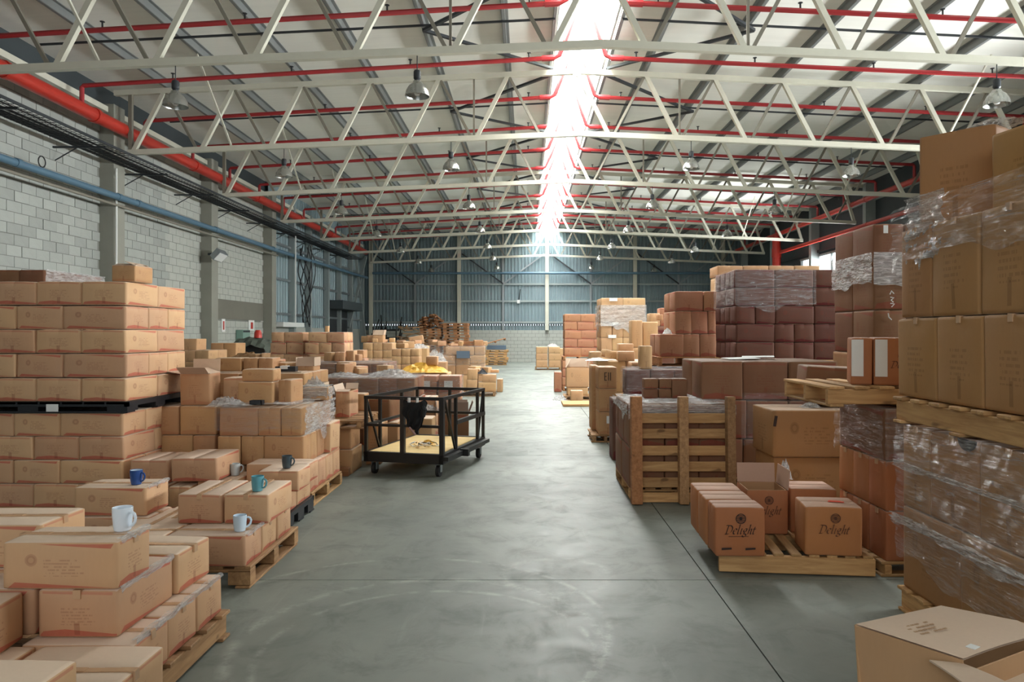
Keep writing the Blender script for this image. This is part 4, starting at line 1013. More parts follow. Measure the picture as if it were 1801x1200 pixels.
for k in range(90):
    a = rnd.uniform(0, PI); r = .58 * math.sqrt(rnd.random()); c = Vector((r * math.cos(a), rnd.uniform(-.4, .3), .02 + r * math.sin(a) * 1.1)); d = Vector((rnd.uniform(-.12, .12), .3, rnd.uniform(-.06, .06)))
    m.bar(c - d * .6, c + d * .6, .1, .06)
tag(m.build('offcuts', 'red_wood', t), kind='stuff')
t = thing('timber_heap', 'loose tangled timber left of the far pallet piles', 'timber', (px(722, 34), 34.5, .0))
m = MB()
for k in range(50):
    c = Vector((rnd.uniform(-.5, .5), rnd.uniform(-.3, .3), rnd.uniform(.1, 1.9))); d = Vector((rnd.uniform(-.4, .4), rnd.uniform(-.2, .2), rnd.uniform(-.1, .1)))
    m.bar(c - d, c + d, .07, .05)
tag(m.build('offcuts', 'old_wood', t), kind='stuff')
for i, (xa, w, h, l) in enumerate(((684, .8, 2.2, 'taller'), (657, .45, 1.95, 'lower'))):
    t = thing('chair_pile', f'{l} dark pile of stacked metal frames in far left corner', 'frame pile', (px(xa, 36.5), 36.6 + .9 * i, 0))
    for k in range(5):
        m = MB(); z = h * (k + .4) / 5.6
        m.box(-w / 2, w / 2, -.4, .3, z, z + .09).bar((-w / 2, .3, z), (-w / 2 - .1 + .3 * i, .45, z + .8), .05, .05).bar((w / 2, .3, z), (w / 2 + .15, .45, z + .7), .05, .05)
        m.bar((-w / 2, -.35, z - .4), (-w / 2, -.35, z), .05, .05).bar((w / 2, -.35, z - .4), (w / 2, -.35, z), .05, .05).build('frame', 'black_paint', t)
    MB().bar((-w / 2, 0, 0), (-w / 2, 0, h), .06, .06).bar((w / 2, 0, 0), (w / 2 + .2, 0, h), .06, .06).build('upright', 'black_paint', t)
# ---- the cart
t = thing('platform_cart', 'black steel platform cart with rails and plywood deck in aisle', 'cart', (-1.385, 8.28, 0), (0, 0, math.radians(-14.5)))
W_, L_ = .96, 1.52; hw = W_ / 2
fr = MB(); fr.box(-hw, hw, 0, .05, .15, .26).box(-hw, hw, L_ - .05, L_, .15, .26).box(-hw, -hw + .05, 0, L_, .15, .26).box(hw - .05, hw, 0, L_, .15, .26)
fr.box(-hw, hw, .72, .77, .17, .25); fr.build('deck_frame', 'black_paint', t)
fr = MB().box(hw, hw + .06, -.0, L_, .19, .235).box(hw + .02, hw + .12, .5, .56, .17, .25).build('side_bumper', 'black_paint', t)
MB().box(-hw + .05, hw - .07, .05, L_ - .12, .245, .262).build('plywood_deck', 'plywood', t)
RT = .875
for x, y in ((-hw + .02, .02), (-.01, .02), (hw - .02, .02), (-hw + .02, L_ - .02), (hw - .02, L_ - .02), (-hw + .02, .38), (hw - .02, .46), (hw - .02, L_ - .26), (.0, L_ - .02), (-hw + .02, 1.0)):
    big = y < .1 and x > -.2
    s = .05 if big else .034
    MB().box(x - s / 2, x + s / 2, y - s / 2, y + s / 2, .25, RT).build('post', 'black_paint', t)
for z, s in ((RT, .036), (.565, .03)):
    MB().bar((-hw, .02, z), (hw, .02, z), s, s).build('front_rail', 'black_paint', t)
    MB().bar((-hw, L_ - .02, z), (hw, L_ - .02, z), s, s).build('back_rail', 'black_paint', t)
    MB().bar((-hw + .02, 0, z), (-hw + .02, L_, z), s, s).build('side_rail', 'black_paint', t)
    MB().bar((hw - .02, 0 if z > .6 else .46, z), (hw - .02, L_, z), s * (1 if z > .6 else 1.5), s * (1 if z > .6 else 1.5)).build('side_rail', 'black_paint', t)
for x, a, b in ((-hw + .02, .03, .36), (hw - .02, .1, .44), (hw - .02, L_ - .03, L_ - .24)):
    MB().bar((x, a, RT - .02), (x, b, .26), .022, .022).build('brace', 'black_paint', t)
for x, y in ((-hw + .09, .1), (hw - .09, .1), (-hw + .09, L_ - .12), (hw - .05, L_ - .12)):
    c = ob('caster', None, t, (x, y, 0))
    MB().tube([(-.02, 0, .062), (.02, 0, .062)], .062, 18).build('wheel', 'rubber', c, smooth=False)
    MB().box(-.032, -.024, -.025, .03, .05, .15).box(.024, .032, -.025, .03, .05, .15).box(-.04, .04, -.04, .04, .138, .15).build('fork', 'galvanised', c)
ct = t
def jacket():
    t = thing('jacket', 'black jacket hanging from the front rail of the cart', 'jacket')
    m = MB(); N, K = 20, 14
    Wd = [.19, .22, .225, .22, .215, .21, .205, .19, .165, .15, .13, .12, .1, .07, .03]
    for side in (0, 1):
        b = len(m.v)
        for j in range(K + 1):
            for i in range(N + 1):
                u = i / N * 2 - 1; w = Wd[j] * .62
                th = .05 * math.sqrt(max(0, 1 - u * u)) * math.sin(PI * min(1, (j + 1.5) / (K + 1)))
                fold = .012 * math.sin(u * 9 + j * .5)
                m.v.append((u * w + .012 * math.sin(j * .9), (-.03 - th - fold) if side == 0 else (.0 + th * .3), -j / K * .29 + .03 * abs(u) ** 3 * (j < 4) - .03 * (u + .3) ** 2 * (j > 9)))
        for j in range(K):
            for i in range(N):
                q = (b + j * (N + 1) + i, b + j * (N + 1) + i + 1, b + (j + 1) * (N + 1) + i + 1, b + (j + 1) * (N + 1) + i)
                m.f.append(q if side == 0 else q[::-1])
    m.build('body', 'fabric', t, smooth=True)
    MB().tube([(.1, -.03, -.03), (.13, -.05, -.08), (.12, -.06, -.15)], [.03, .035, .025], 8).build('sleeve', 'fabric', t, smooth=True)
    MB().tube([(-.04, -.05, -.27), (.0, -.06, -.31), (.03, -.05, -.35)], .012, 6).build('strap', 'strap', t)
    MB().box(-.07, -.045, -.03, -.01, .0, .05).box(.03, .05, -.03, -.01, .0, .05).build('hook', 'paper', t)
    return t
j = jacket(); j.location = (px(730, 8.15), 8.12, .845); j.rotation_euler = (0, 0, math.radians(-14))
t = thing('packing_straps', 'tangle of yellow and clear packing straps on the plywood deck', 'straps', (-1.2, 8.75, .264))
for k in range(9):
    a0 = rnd.uniform(0, 6); r = rnd.uniform(.05, .15)
    MB().tube([(r * math.cos(a0 + q * .6) * (1 + .3 * math.sin(q)), r * 1.2 * math.sin(a0 + q * .6), .01 + .03 * abs(math.sin(q * .8 + k))) for q in range(9)], .005, 5).build('strap', 'yellow_film' if k < 3 else ('paper' if k < 6 else 'cable'), t)
heap('yellow_sheet', 'crumpled yellow tape wad on the cart deck', -1.2, 8.98, .264, .07, .06, .05, 'yellow_film', 'packing', seed=81)
# ================================================================ right side of the aisle
def wide_band(o): return o
# open carton at the bottom right corner

g = 'cartons at the bottom right corner'
def corner_box():
    o = thing('open_carton', 'large tan carton with torn open front at the bottom right', 'carton', (0, 0, 0), group=None)
    TL, TB, TF, TR_ = Vector((1.247, 2.80, .50)), Vector((1.677, 2.99, .50)), Vector((1.478, 2.50, .50)), Vector((1.95, 2.78, .50))
    m = MB()                                          # closed lid, slightly sagging, with thickness
    N = 8; b = len(m.v)
    for z in (0, -.006):
        for jj in range(N + 1):
            for ii in range(N + 1):
                u, v = ii / N, jj / N
                p = (TL * (1 - u) + TF * u) * (1 - v) + (TB * (1 - u) + TR_ * u) * v
                p = p + Vector((0, 0, z - .012 * math.sin(PI * u) * math.sin(PI * v) - .03 * max(0, u - .8) * 5 * v * v)); m.v.append(tuple(p))
    n = (N + 1) ** 2
    for jj in range(N):
        for ii in range(N):
            q = (jj * (N + 1) + ii, jj * (N + 1) + ii + 1, (jj + 1) * (N + 1) + ii + 1, (jj + 1) * (N + 1) + ii)
            m.f.append(q); m.f.append(tuple(n + i for i in q[::-1]))
    m.build('lid', 'tan_top', o, smooth=True)
    def wall(a, bb, z0, z1, name, mat, tin=(0, 0)):
        m = MB(); d = (bb - a).normalized(); nrm = Vector((d.y, -d.x, 0)) * .006; r = Vector((tin[0], tin[1], 0))
        for q, z in ((a + r, z0), (bb + r, z0), (bb, z1), (a, z1)): m.v += [(q.x, q.y, z), (q.x + nrm.x, q.y + nrm.y, z)]
        m.f += [(0, 2, 4, 6), (1, 7, 5, 3), (0, 1, 3, 2), (2, 3, 5, 4), (4, 5, 7, 6), (6, 7, 1, 0)]
        return m.build(name, mat, o)
    wall(TL, TF, 0, .495, 'side_panel', 'tan_long', (.04, .02)); wall(TB, TL, 0, .495, 'side_panel', 'tan_short', (.02, -.02)); wall(TR_, TB, 0, .495, 'side_panel', 'tan_long')
    # inner ledge and raised end panel of the torn open part
    wall(Vector((1.50, 2.47, 0)), Vector((1.98, 2.735, 0)), .36, .48, 'inner_panel', 'tan_short')
    m = MB(); m.v = [(1.46, 2.44, .40), (1.98, 2.73, .41), (2.1, 2.45, .40), (1.62, 2.2, .39)]; m.v += [(x, y, z - .006) for x, y, z in m.v]
    m.f = [(0, 3, 2, 1), (4, 5, 6, 7), (0, 1, 5, 4), (1, 2, 6, 5), (2, 3, 7, 6), (3, 0, 4, 7)]; m.build('inner_flap', 'tan_top', o)
    m = MB(); N = 8                                   # long front flap curling down
    for k in range(N + 1):
        f = k / N; a = Vector((1.395, 2.56, .47)).lerp(Vector((1.49, 2.15, .36)), f); c = Vector((1.475, 2.50, .485)).lerp(Vector((1.66, 2.15, .40)), f)
        s = Vector((0, 0, .03 * math.sin(PI * f))); m.v += [tuple(a + s), tuple(c + s), tuple(a + s - Vector((0, 0, .006))), tuple(c + s - Vector((0, 0, .006)))]
    for k in range(N):
        b = 4 * k; m.f += [(b, b + 1, b + 5, b + 4), (b + 2, b + 6, b + 7, b + 3), (b, b + 4, b + 6, b + 2), (b + 1, b + 3, b + 7, b + 5)]
    m.build('front_flap', 'tan_top', o)
    MB().box(-.02, .02, -.016, .016, 0, .002).build('label', 'paper', o, (1.57, 2.60, .497), (0, 0, .6))
    m = MB()
    for r in range(5):
        for q in range(6):
            if (r * 3 + q) % 7: m.box(q * .024 + r * .004, q * .024 + .019 + r * .004, -r * .024, -r * .024 + .008, 0, .001)
    tag(m.build('faint_print', 'print_ink_faint', o, (1.40, 2.80, .4925), (0, 0, .42)), kind='stuff')
    t = thing('stick', 'dark stick lying in the torn carton at bottom right', 'stick', (0, 0, 0))
    MB().tube([(1.50, 2.43, .425), (1.62, 2.33, .415)], [.004, .011], 6).build('rod', 'print_ink', t)
simple('print_ink_faint', lin(172, 138, 104), 0.7)
corner_box()

# big wrapped stack nearest on the right
g = 'tall cartons in the nearest right stack'
X0 = 2.18
pallet(X0 - .02, 3.3, 3.1, 4.3, 0, 'timber pallet under the nearest wrapped right stack', 'x', group='timber pallets on the right')
stack('nearest right stack, lower wrapped part', 1, X0, 3.12, .14, [(.47, [.5, .5], [.6, .57]), (.47, [.5, .5], [.44, .44, .29])], 'tall', g, fill_top=False)
_h = min((o for o in COL.objects if o.name.split('.')[0] == 'carton' and abs(o.location.z - .61) < .02 and o.location.x < 2.6), key=lambda o: abs(o.location.y - 3.64))
_m = MB(); _m.v = [(0, .07 * math.cos(PI * k / 10), -.055 * math.sin(PI * k / 10)) for k in range(11)] + [(.012, .07 * math.cos(PI * k / 10), -.055 * math.sin(PI * k / 10)) for k in range(11)]
_m.f = [tuple(range(11)), tuple(range(21, 10, -1))] + [(k, k + 11, k + 12, k + 1) for k in range(10)]
_m.build('hand_hole', 'black_paint', _h, (-.268, 3.64 - _h.location.y, .466))
film('stretch_film', 'shiny clear film around lower part of nearest right stack', X0, 3.2, 3.1, 4.3, .3, 1.09, 'l', 'film', .02, .016, group='stretch film on the right', sag=.04)
film('stretch_film', 'bunched bright band of film across nearest right stack', X0 - .02, 3.2, 3.1, 4.3, .52, .57, 'l', 'film_heavy', .03, .012, group='stretch film on the right', sag=.02)
film('stretch_film', 'second narrow band of film higher on nearest right stack', X0 - .02, 3.2, 3.1, 4.3, .84, .87, 'l', 'film_heavy', .014, .012, group='stretch film on the right', sag=.01)
tag(MB().box(-.004, .004, -.06, .06, -.035, .03).build('hand_hole', 'black_paint', [o for o in COL.objects if o.name.startswith('carton')][-2], (-.215, 0, .4)), None) if 0 else None
pallet(X0 - .04, 3.3, 3.08, 4.32, 1.085, 'timber pallet carrying the upper part of nearest right stack', 'x', .15, 'wood', 'timber pallets on the right')
stack('nearest right stack, above pallet', 1, X0 - .02, 3.1, 1.24, [(.45, [.5, .5], [.4, .4, .42]), (.5, [.5, .5], [.43, .42, .33])], 'tall', g, fill_top=False, gap=.01)
carton(2.596 - .225, 2.596 + .225, 4.31 - .2, 4.31 + .2, 2.19, .56, 'tall', 'turned top carton with crumpled film, nearest right stack', g, 38, tape=False)
carton(2.44, 2.95, 3.42, 3.86, 2.19, .44, 'tall', 'highest top carton at the right edge, nearest right stack', g, 10, tape=False)
carton(2.36, 2.9, 2.98, 3.38, 2.19, .42, 'tall', 'top carton at front end of nearest right stack', g, 4, tape=False)
film('stretch_film', 'torn clear film around the top of nearest right stack', X0 + .0, 3.2, 3.02, 4.32, 2.02, 2.32, 'l', 'film', .025, .02, group='stretch film on the right', sag=.06)
film('stretch_film', 'crumpled film flap at far corner of nearest right stack', X0 + .02, 3.0, 3.86, 4.2, 1.98, 2.36, 'l', 'film_heavy', .03, .012, group='stretch film on the right', sag=.06)
heap('plastic_sheet', 'clear film bunched on the top carton of nearest right stack', 2.6, 4.2, 2.75, .12, .26, .05, 'film_heavy', 'plastic film', seed=91, group='stretch film on the right')
# second stack: narrow lower cartons, wrapped upper row, white-labelled cartons on top
g = 'cartons in the second right stack'
pallet(2.33, 3.3, 4.85, 5.65, 0, 'timber pallet under the second right stack', 'x', group='timber pallets on the right', h=.1)
z = stack('second right stack', 1, 2.36, 4.86, .1, [(.33, [.3, .4], [.25, .25, .24], 'mug'), (.33, [.3, .4], [.25, .25, .24], 'mug'), (.345, [.42, .4], [.74], 'umber')], 'mug', g)
film('stretch_film', 'glossy wrinkled film around the top of second right stack', 2.36, 3.1, 4.86, 5.6, .77, 1.11, 'lf', 'film', .016, .012, group='stretch film on the right')
pallet(2.0, 3.1, 4.88, 5.75, 1.115, 'pale timber pallet on top of the second right stack', 'y', .135, 'wood', 'timber pallets on the right')
_A, _d, _n = Vector((px(1496, 5.05), 5.05, 0)), Vector((.94, -.342, 0)), Vector((.342, .94, 0))
for i, (s0, w) in enumerate(((0, .135), (.142, .27))):
    c = _A + _d * (s0 + w / 2) + _n * .2
    o = carton(c.x - w / 2, c.x + w / 2, c.y - .2, c.y + .2, 1.25, .325, 'mug', f'upright carton with white label on pale pallet, {["left narrow", "right wide"][i]} one', g, rot=-20, tape=False, jit=0)
    xx = -w / 2 + (.0 if not i else .005)
    MB().box(xx + .005, xx + .08, -.2125, -.2095, .06, .31).build('label', 'paper', o)
    if i: wl_box = o
# pallets and cartons in the second rank
g = 'tall cartons in the third right stack'
z = stack('third right stack, base', 1, 3.5, 7.45, .0, [(.7, [.5, .5], [.5, .5]), (.7, [.5, .5], [.5, .5])], 'kraft', g, fill_top=False)
z = stack('third right stack', 1, 3.5, 7.45, 1.40, [(.44, [.33, .33], [.48, .47]), (.44, [.43, .43], [.48, .48]), (.43, [.31, .32, .3], [.48, .47])], 'umber', g)
film('stretch_film', 'silvery film band around middle of third right stack', 3.5, 4.45, 7.45, 8.4, 2.1, 2.42, 'fl', 'film_heavy', .016, .014, group='stretch film on the right', sag=.03)
for i, (xa, xb, za, zb_) in enumerate(((1553, 1561, 2.61, 2.69), (1608, 1616, 2.64, 2.69))):
    tag(MB().box(px(xa, 7.44), px(xb, 7.44), -.002, .002, za, zb_).build('paper_label', 'paper', None, (0, 7.43, 0)), f'small white paper label on top of third right stack, {["left", "right"][i]} one', 'label')
def squiggle(name, label, pts, y, r=.006):
    m = MB()
    for s in pts: m.tube([(px(a, y), y, H - (b - VY) * y / F) for a, b in s], r, 5)
    return tag(m.build(name, 'paper'), label, 'marking')
squiggle('white_mark', 'thin white marks on the third right stack front', [[(1565, 518), (1568, 512), (1572, 517)], [(1566, 523), (1572, 524), (1567, 528), (1571, 532)], [(1566, 534), (1573, 535), (1568, 540)], [(1562, 551), (1563, 558), (1568, 563)]], 7.425)  # thin white squiggles across the stack front
g = 'dark red cartons in the fourth right stack'
pallet(2.78, 3.85, 9.85, 10.9, 1.12, 'timber pallet under the dark red wrapped stack', 'x', .13, 'wood', 'timber pallets on the right')
stack('fourth right stack, hidden base', 1, 2.8, 9.86, .0, [(.56, [.5, .5, .5, .5], [.5, .5]), (.56, [.5, .5, .5, .5], [.5, .5])], 'wine', g, fill_top=False)
lo, sh = .52, .265
z = stack('dark red wrapped stack', 1, 2.79, 9.86, 1.25, [(.235, [lo, sh, sh, .4], [sh, sh, sh, sh]), (.245, [lo, sh, sh, .4], [lo, lo]), (.24, [sh, sh, lo, .4], [sh, sh, sh, sh]), (.245, [lo, lo, .4], [lo, lo]), (.24, [lo, lo, .4], [sh, sh, sh, sh])], 'wine', g)
film('stretch_film', 'purple-grey film around upper rows of dark red stack', 2.79, 3.84, 9.86, 10.9, 1.95, 2.46, 'fl', 'film', .016, .014, group='stretch film on the right', sag=.05)
stack('pale row behind dark red stack', 1, 3.0, 11.6, 0, [(1.25, [.7, .7, .7], [.5]), (1.25, [.7, .7, .7], [.5]), (.17, [.4, .4, .4, .4], [.5])], 'tan', g)
g = 'banded cartons in the stepped right stack'
stack('stepped right stack, base', 1, 1.98, 11.1, .0, [(.54, [.5, .5], [.5, .5]), (.54, [.5, .5], [.5, .5])], 'wine', g, fill_top=False)
pallet(1.97, 2.95, 11.1, 12.1, 1.1, 'timber pallet under the stepped banded stack on right', 'x', .15, 'red_wood', 'timber pallets on the right')
z = stack('stepped right stack, lowest tier', 1, 2.0, 11.12, 1.25, [(.345, [.36, .25, .25], [.45, .45])], 'rosy', g)
z = stack('stepped right stack, middle tier', 1, px(1187, 11.12), 11.12, 1.595, [(.345, [.25, .25, .12], [.45, .45])], 'rosy', g)
z = stack('stepped right stack, upper tier', 1, px(1187, 11.12), 11.12, 1.94, [(.3, [.43, .2], [.45, .45])], 'rosy', g)
heap('plastic_sheet', 'small white crumple on the step of the banded right stack', px(1176, 11.2), 11.3, 1.595, .07, .07, .1, 'paper', 'plastic film', seed=95)
# big plain cartons in front of it
g = 'large plain cartons in the middle right stack'
pallet(1.8, 3.2, 7.52, 8.5, 0, 'timber pallet under the large plain cartons mid right', 'x', group='timber pallets on the right')
z = stack('middle right stack', 1, 1.78, 7.5, .14, [(.39, [.42, .43, .43], [.48, .48]), (.395, [.45, .43, .43], [.48, .48]), (.395, [.42, .46, .5], [.48, .48])], 'umber', g)
z = z
film('stretch_film', 'thin clear film on the lower middle right stack', px(1305, 7.5), 3.05, 7.5, 8.4, .5, 1.0, 'f', 'film_thin', .014, .014, group='stretch film on the right')
for i, (a, b, yy, rz) in enumerate(((1275, 1330, 8.0, .1), (1310, 1356, 8.15, -.3))):
    tag(MB().box(-.17, .17, -.13, .13, 0, .004).build('paper_sheet', 'paper', None, ((px(a, yy) + px(b, yy)) / 2, yy, z + .012 + .012 * i), (.03, -.02, rz)), f'white paper sheet on the middle right stack, {["larger left", "right"][i]} one', 'paper', 'loose papers')
o = carton(px(1428, 6.6), px(1520, 6.6), 6.6, 7.1, .97, .33, 'umber', 'tilted carton beside the white-labelled pair', g, tape=False); o.rotation_euler = (0, .05, -.18)
# kraft pair beside the narrow stack
g = 'cartons in front of the middle right stack'
z = .12
pallet(px(1365, 6.4), 2.95, 6.4, 7.3, 0, 'timber pallet under the kraft pair mid right', 'x', .12, group='timber pallets on the right')
carton(px(1362, 6.4), 2.9, 6.42, 6.95, .12, .41, 'tall', 'lower big kraft carton with dark slot mid right', g, tape=False)
o2 = carton(px(1360, 6.38), 2.87, 6.38, 6.95, .53, .41, 'tall', 'upper big kraft carton with a torn corner mid right', g, tape=False)
tag(MB().bar((-.36, -.289, .27), (-.345, -.289, .36), .022, .012).build('tear', 'print_ink', o2), None)
heap('plastic_sheet', 'folded clear plastic on the upper kraft carton mid right', px(1425, 6.6), 6.6, .94, .09, .08, .05, 'film_heavy', 'plastic film', seed=97)
# wrapped stack behind the leaning pallet
g = 'cartons behind the leaning pallet'
pallet(.99, 2.0, 7.1, 8.2, 0, 'timber pallet under the cartons behind the leaning pallet', 'y', .12, group='timber pallets on the right', blocks=True)
stack('wrapped stack behind leaning pallet', 1, .985, 7.08, .12, [(.39, [.34, .33, .33], [.55, .55]), (.4, [.34, .33, .33], [.4, .4, .3])], 'umber', g)
film('stretch_film', 'pale film draped over the stack behind leaning pallet', .985, 1.99, 7.08, 8.2, .83, .92, 'flt', 'film_heavy', .016, .012, group='stretch film on the right', sag=.06)
for i, (a, b) in enumerate(((1133, 1158), (1159, 1181), (1182, 1209))):
    for k in range(2):
        if i == 2 and k: continue
        at_px(a, b, 7.65, .16, .925 + .105 * k, .105 if i < 2 else .21, 'umber', f'small kraft carton on draped film, {["left", "middle", "right"][i]} {["lower", "upper"][k]}', g, tape=False)
lp = thing('pallet', 'pale timber pallet leaning upright against wrapped cartons on right', 'pallet', (px(1202, 6.93), 6.92, 0), (math.radians(-2.2), 0, 0))
for x, w, mt in ((-.44, .1, 'red_wood'), (.0, .085, 'old_wood'), (.445, .075, 'old_wood')):
    board(lp, 'post', mt, (x, 0, .508), .1, w, 1.0, PI / 2)
for k, zz in enumerate((.055, .195, .345, .495, .655, .8)):
    board(lp, 'slat', 'wood', (.0, .06, zz), .96, .022, .092, rnd.uniform(-.004, .004))
# pallet with the printed cartons
g = 'printed cartons on the low right pallet'
dp = thing('pallet', 'low timber pallet with gaps under the printed cartons', 'pallet', (1.785, 4.885, 0), (0, 0, math.radians(-6)), 'timber pallets on the right')
for k in range(9): board(dp, 'deck_board', 'wood', (-.455 + .91 * k / 8, .55, .132), 1.1, .065, .018, PI / 2)
for y, T in ((.02, .04), (.55, .04), (1.08, .04)): board(dp, 'bearer', 'wood', (0, y, .0665), 1.0, T, .113)
def pbox(cx, yf, rot, label, op=False, w=.322, d=.27, h=.325, z=.142):
    if op: return open_carton(cx - w / 2, cx + w / 2, yf, yf + d, z, h, 'mug', label, g, rot, (None, 95, None, 95))
    return carton(cx - w / 2, cx + w / 2, yf, yf + d, z, h, 'mug', label, g, rot, tape=False, jit=0)
dp_boxes = [pbox(1.40, 4.83, -1, 'printed carton with dark script lettering on the low right pallet', d=.22),
            pbox(1.40, 5.075, -2, 'middle carton behind the one with script lettering'), pbox(1.41, 5.37, -2, 'rear carton of the row behind the script lettering'),
            pbox(1.755, 5.36, -3, 'open-topped carton in the middle of the low right pallet', True, w=.3, d=.32), pbox(2.11, 5.4, -4, 'right rear carton on the low right pallet', w=.33, d=.3),
            pbox(2.03, 4.84, -7, 'darker carton with orange strip on the low right pallet', w=.36, d=.3)]
_c = Vector((2.08, 4.97, 0))
tag(MB().box(-.05, .05, -.008, .008, 0, .004).box(-.045, .03, .004, .016, .003, .006).build('tape_strip', 'orange_strip', None, (_c.x, _c.y, .468), (0, 0, -.3)), 'bright orange tape strip on the darker printed carton', 'tape')
heap('plastic_sheet', 'clear plastic tuft sticking up behind the open-topped carton', px(1385, 5.75), 5.8, .46, .05, .05, .16, 'film_heavy', 'plastic film', seed=99)
GL = {'D': [[(.12, 0), (.3, 1)], [(.02, 1), (.3, 1), (.62, .95), (.78, .68), (.68, .28), (.38, .03), (0, 0)], [(-.02, 0), (.3, 0)]],
      'e': [[(.06, .3), (.3, .36), (.44, .5), (.36, .62), (.2, .58), (.07, .35), (.1, .08), (.24, 0), (.42, .12)]],
      'l': [[(.12, 1.0), (.24, 1.05), (.1, .15), (.16, 0), (.28, .08)]],
      'i': [[(.08, .58), (.2, .62), (.1, .12), (.15, 0), (.28, .1)], [(.24, .86), (.27, .9)]],
      'g': [[(.46, .6), (.26, .62), (.1, .4), (.2, .22), (.38, .32), (.44, .55), (.3, .25)], [(.2, .22), (.16, .06), (.4, -.02), (.38, -.24), (.14, -.32), (0, -.2), (.12, -.04)], [(.44, .58), (.56, .62)]],
      'h': [[(.12, 1.0), (.24, 1.05), (.04, 0)], [(.1, .3), (.28, .58), (.42, .55), (.34, .15), (.4, 0), (.5, .08)]],
      't': [[(.24, .86), (.08, .15), (.16, 0), (.3, .1)], [(.04, .6), (.36, .6)]]}
ADV = {'D': .86, 'e': .5, 'l': .32, 'i': .33, 'g': .58, 'h': .55, 't': .38}
def script(word, size, nib=.15, ang=.6):
    m = MB(); x = 0; nx, nz = math.cos(ang) * nib / 2, math.sin(ang) * nib / 2
    for ch in word:
        for st in GL[ch]:
            P_ = []
            for i in range(len(st) - 1):
                p0, p1, p2, p3 = st[max(i - 1, 0)], st[i], st[i + 1], st[min(i + 2, len(st) - 1)]
                for q in range(5):
                    t = q / 5
                    P_.append(tuple(.5 * ((2 * p1[c]) + (-p0[c] + p2[c]) * t + (2 * p0[c] - 5 * p1[c] + 4 * p2[c] - p3[c]) * t * t + (-p0[c] + 3 * p1[c] - 3 * p2[c] + p3[c]) * t ** 3) for c in (0, 1)))
            P_.append(st[-1]); b = len(m.v)
            for a, c in P_:
                a += x + c * .16; m.v += [((a - nx) * size, 0, (c - nz) * size), ((a + nx) * size, 0, (c + nz) * size)]
            for i in range(len(P_) - 1): m.f.append((b + 2 * i, b + 2 * i + 2, b + 2 * i + 3, b + 2 * i + 1))
        x += ADV[ch]
    return m, x * size
def emblem(o, x, y, z, r, mat='print_ink'):
    m = MB(); n = 24
    def ring(r0, r1):
        b = len(m.v)
        for k in range(n): a = 2 * PI * k / n; m.v += [(r0 * math.cos(a), 0, r0 * math.sin(a)), (r1 * math.cos(a), 0, r1 * math.sin(a))]
        for k in range(n): q = (k + 1) % n; m.f.append((b + 2 * k, b + 2 * k + 1, b + 2 * q + 1, b + 2 * q))
    ring(.84 * r, r); ring(.02 * r, .3 * r)
    for k in range(5):                                # crossing bands inside the ring
        zz = (-.6 + .3 * k) * r; ww = math.sqrt(max(0, (.86 * r) ** 2 - zz * zz)); b = len(m.v)
        m.v += [(-ww, 0, zz - .075 * r), (ww, 0, zz - .075 * r), (ww, 0, zz + .075 * r), (-ww, 0, zz + .075 * r)]; m.f.append((b, b + 1, b + 2, b + 3))
    return m.build('emblem', mat, o, (x, y, z))
m, wd = script('Delight', .056)
o = dp_boxes[0]; yf = -.1215
m.build('lettering', 'print_ink', o, (-wd / 2 - .005, yf, .15)); emblem(o, .0, yf, .25, .034)
m = MB()
for xa, xb in ((-.125, -.06), (.03, .095)): m.v += [(xa, 0, .045), (xb, 0, .05), (xb, 0, .062), (xa, 0, .06)]; k = len(m.v); m.f.append((k - 4, k - 3, k - 2, k - 1))
m.v += [(-.08, 0, .132), (.05, 0, .134), (.05, 0, .137), (-.08, 0, .135)]; m.f.append((8, 9, 10, 11)); m.build('handling_marks', 'print_ink', o, (0, yf, 0))
simple('print_ink_dim', lin(96, 58, 38), 0.7)
m, wd = script('Delight', .054)
for o, yf in ((dp_boxes[5], -.1615), (dp_boxes[3], -.1715)):
    m.build('lettering', 'print_ink_dim', o, (-wd / 2, yf, .15)); emblem(o, .01, yf, .25, .032, 'print_ink_dim')
emblem(wl_box, .04, -.2115, .2, .026, 'print_ink_dim'); m, wd = script('Delight', .045); m.build('lettering', 'print_ink_dim', wl_box, (-.03, -.2115, .12))
# narrow column by the aisle, further back
g = 'cartons in the narrow aisle column on the right'
t = pallet(px(1040, 10.9), px(1090, 10.9), 10.85, 11.6, 0, 'rough timber pallet under the narrow aisle column on right', 'x', .11, 'old_wood', 'timber pallets on the right')
zc = .11
for i, (h, l) in enumerate(((.34, 'bottom carton with a pale label'), (.34, 'second carton from bottom'), (.32, 'top carton with dark marks'))):
    o = at_px(1053, 1085, 10.86, .5, zc, h, 'kraft', f'{l}, narrow aisle column on the right', g)
    if i == 0: MB().box(-.02, .1, -.263, -.26, .17, .28).build('label', 'paper', o)
    if i == 2:
        m = MB()
        for a in (-.05, .005, .035): m.box(a, a + .012, -.263, -.26, .12, .24)
        m.box(-.05, -.012, -.263, -.26, .12, .13).box(-.05, -.012, -.263, -.26, .23, .24).box(-.05, -.018, -.263, -.26, .175, .185).build('lettering', 'print_ink', o)
    zc += h
at_px(1040, 1052, 11.4, .45, .11, 1.0, 'kraft', 'tall narrow carton behind the narrow aisle column', g)
g = 'wrapped red cartons beside the narrow column'
z = stack('wrapped red row by narrow column', 1, px(1103, 9.6), 9.6, 0, [(.4, [.33, .33, .3], [.5]), (.4, [.33, .33, .3], [.5]), (.33, [.3, .31, .3], [.5])], 'wine', g)
film('stretch_film', 'glossy film over the wrapped red row by narrow column', px(1103, 9.6), 2.15, 9.6, 10.1, .85, 1.14, 'flt', 'film', .014, .012, group='stretch film on the right')
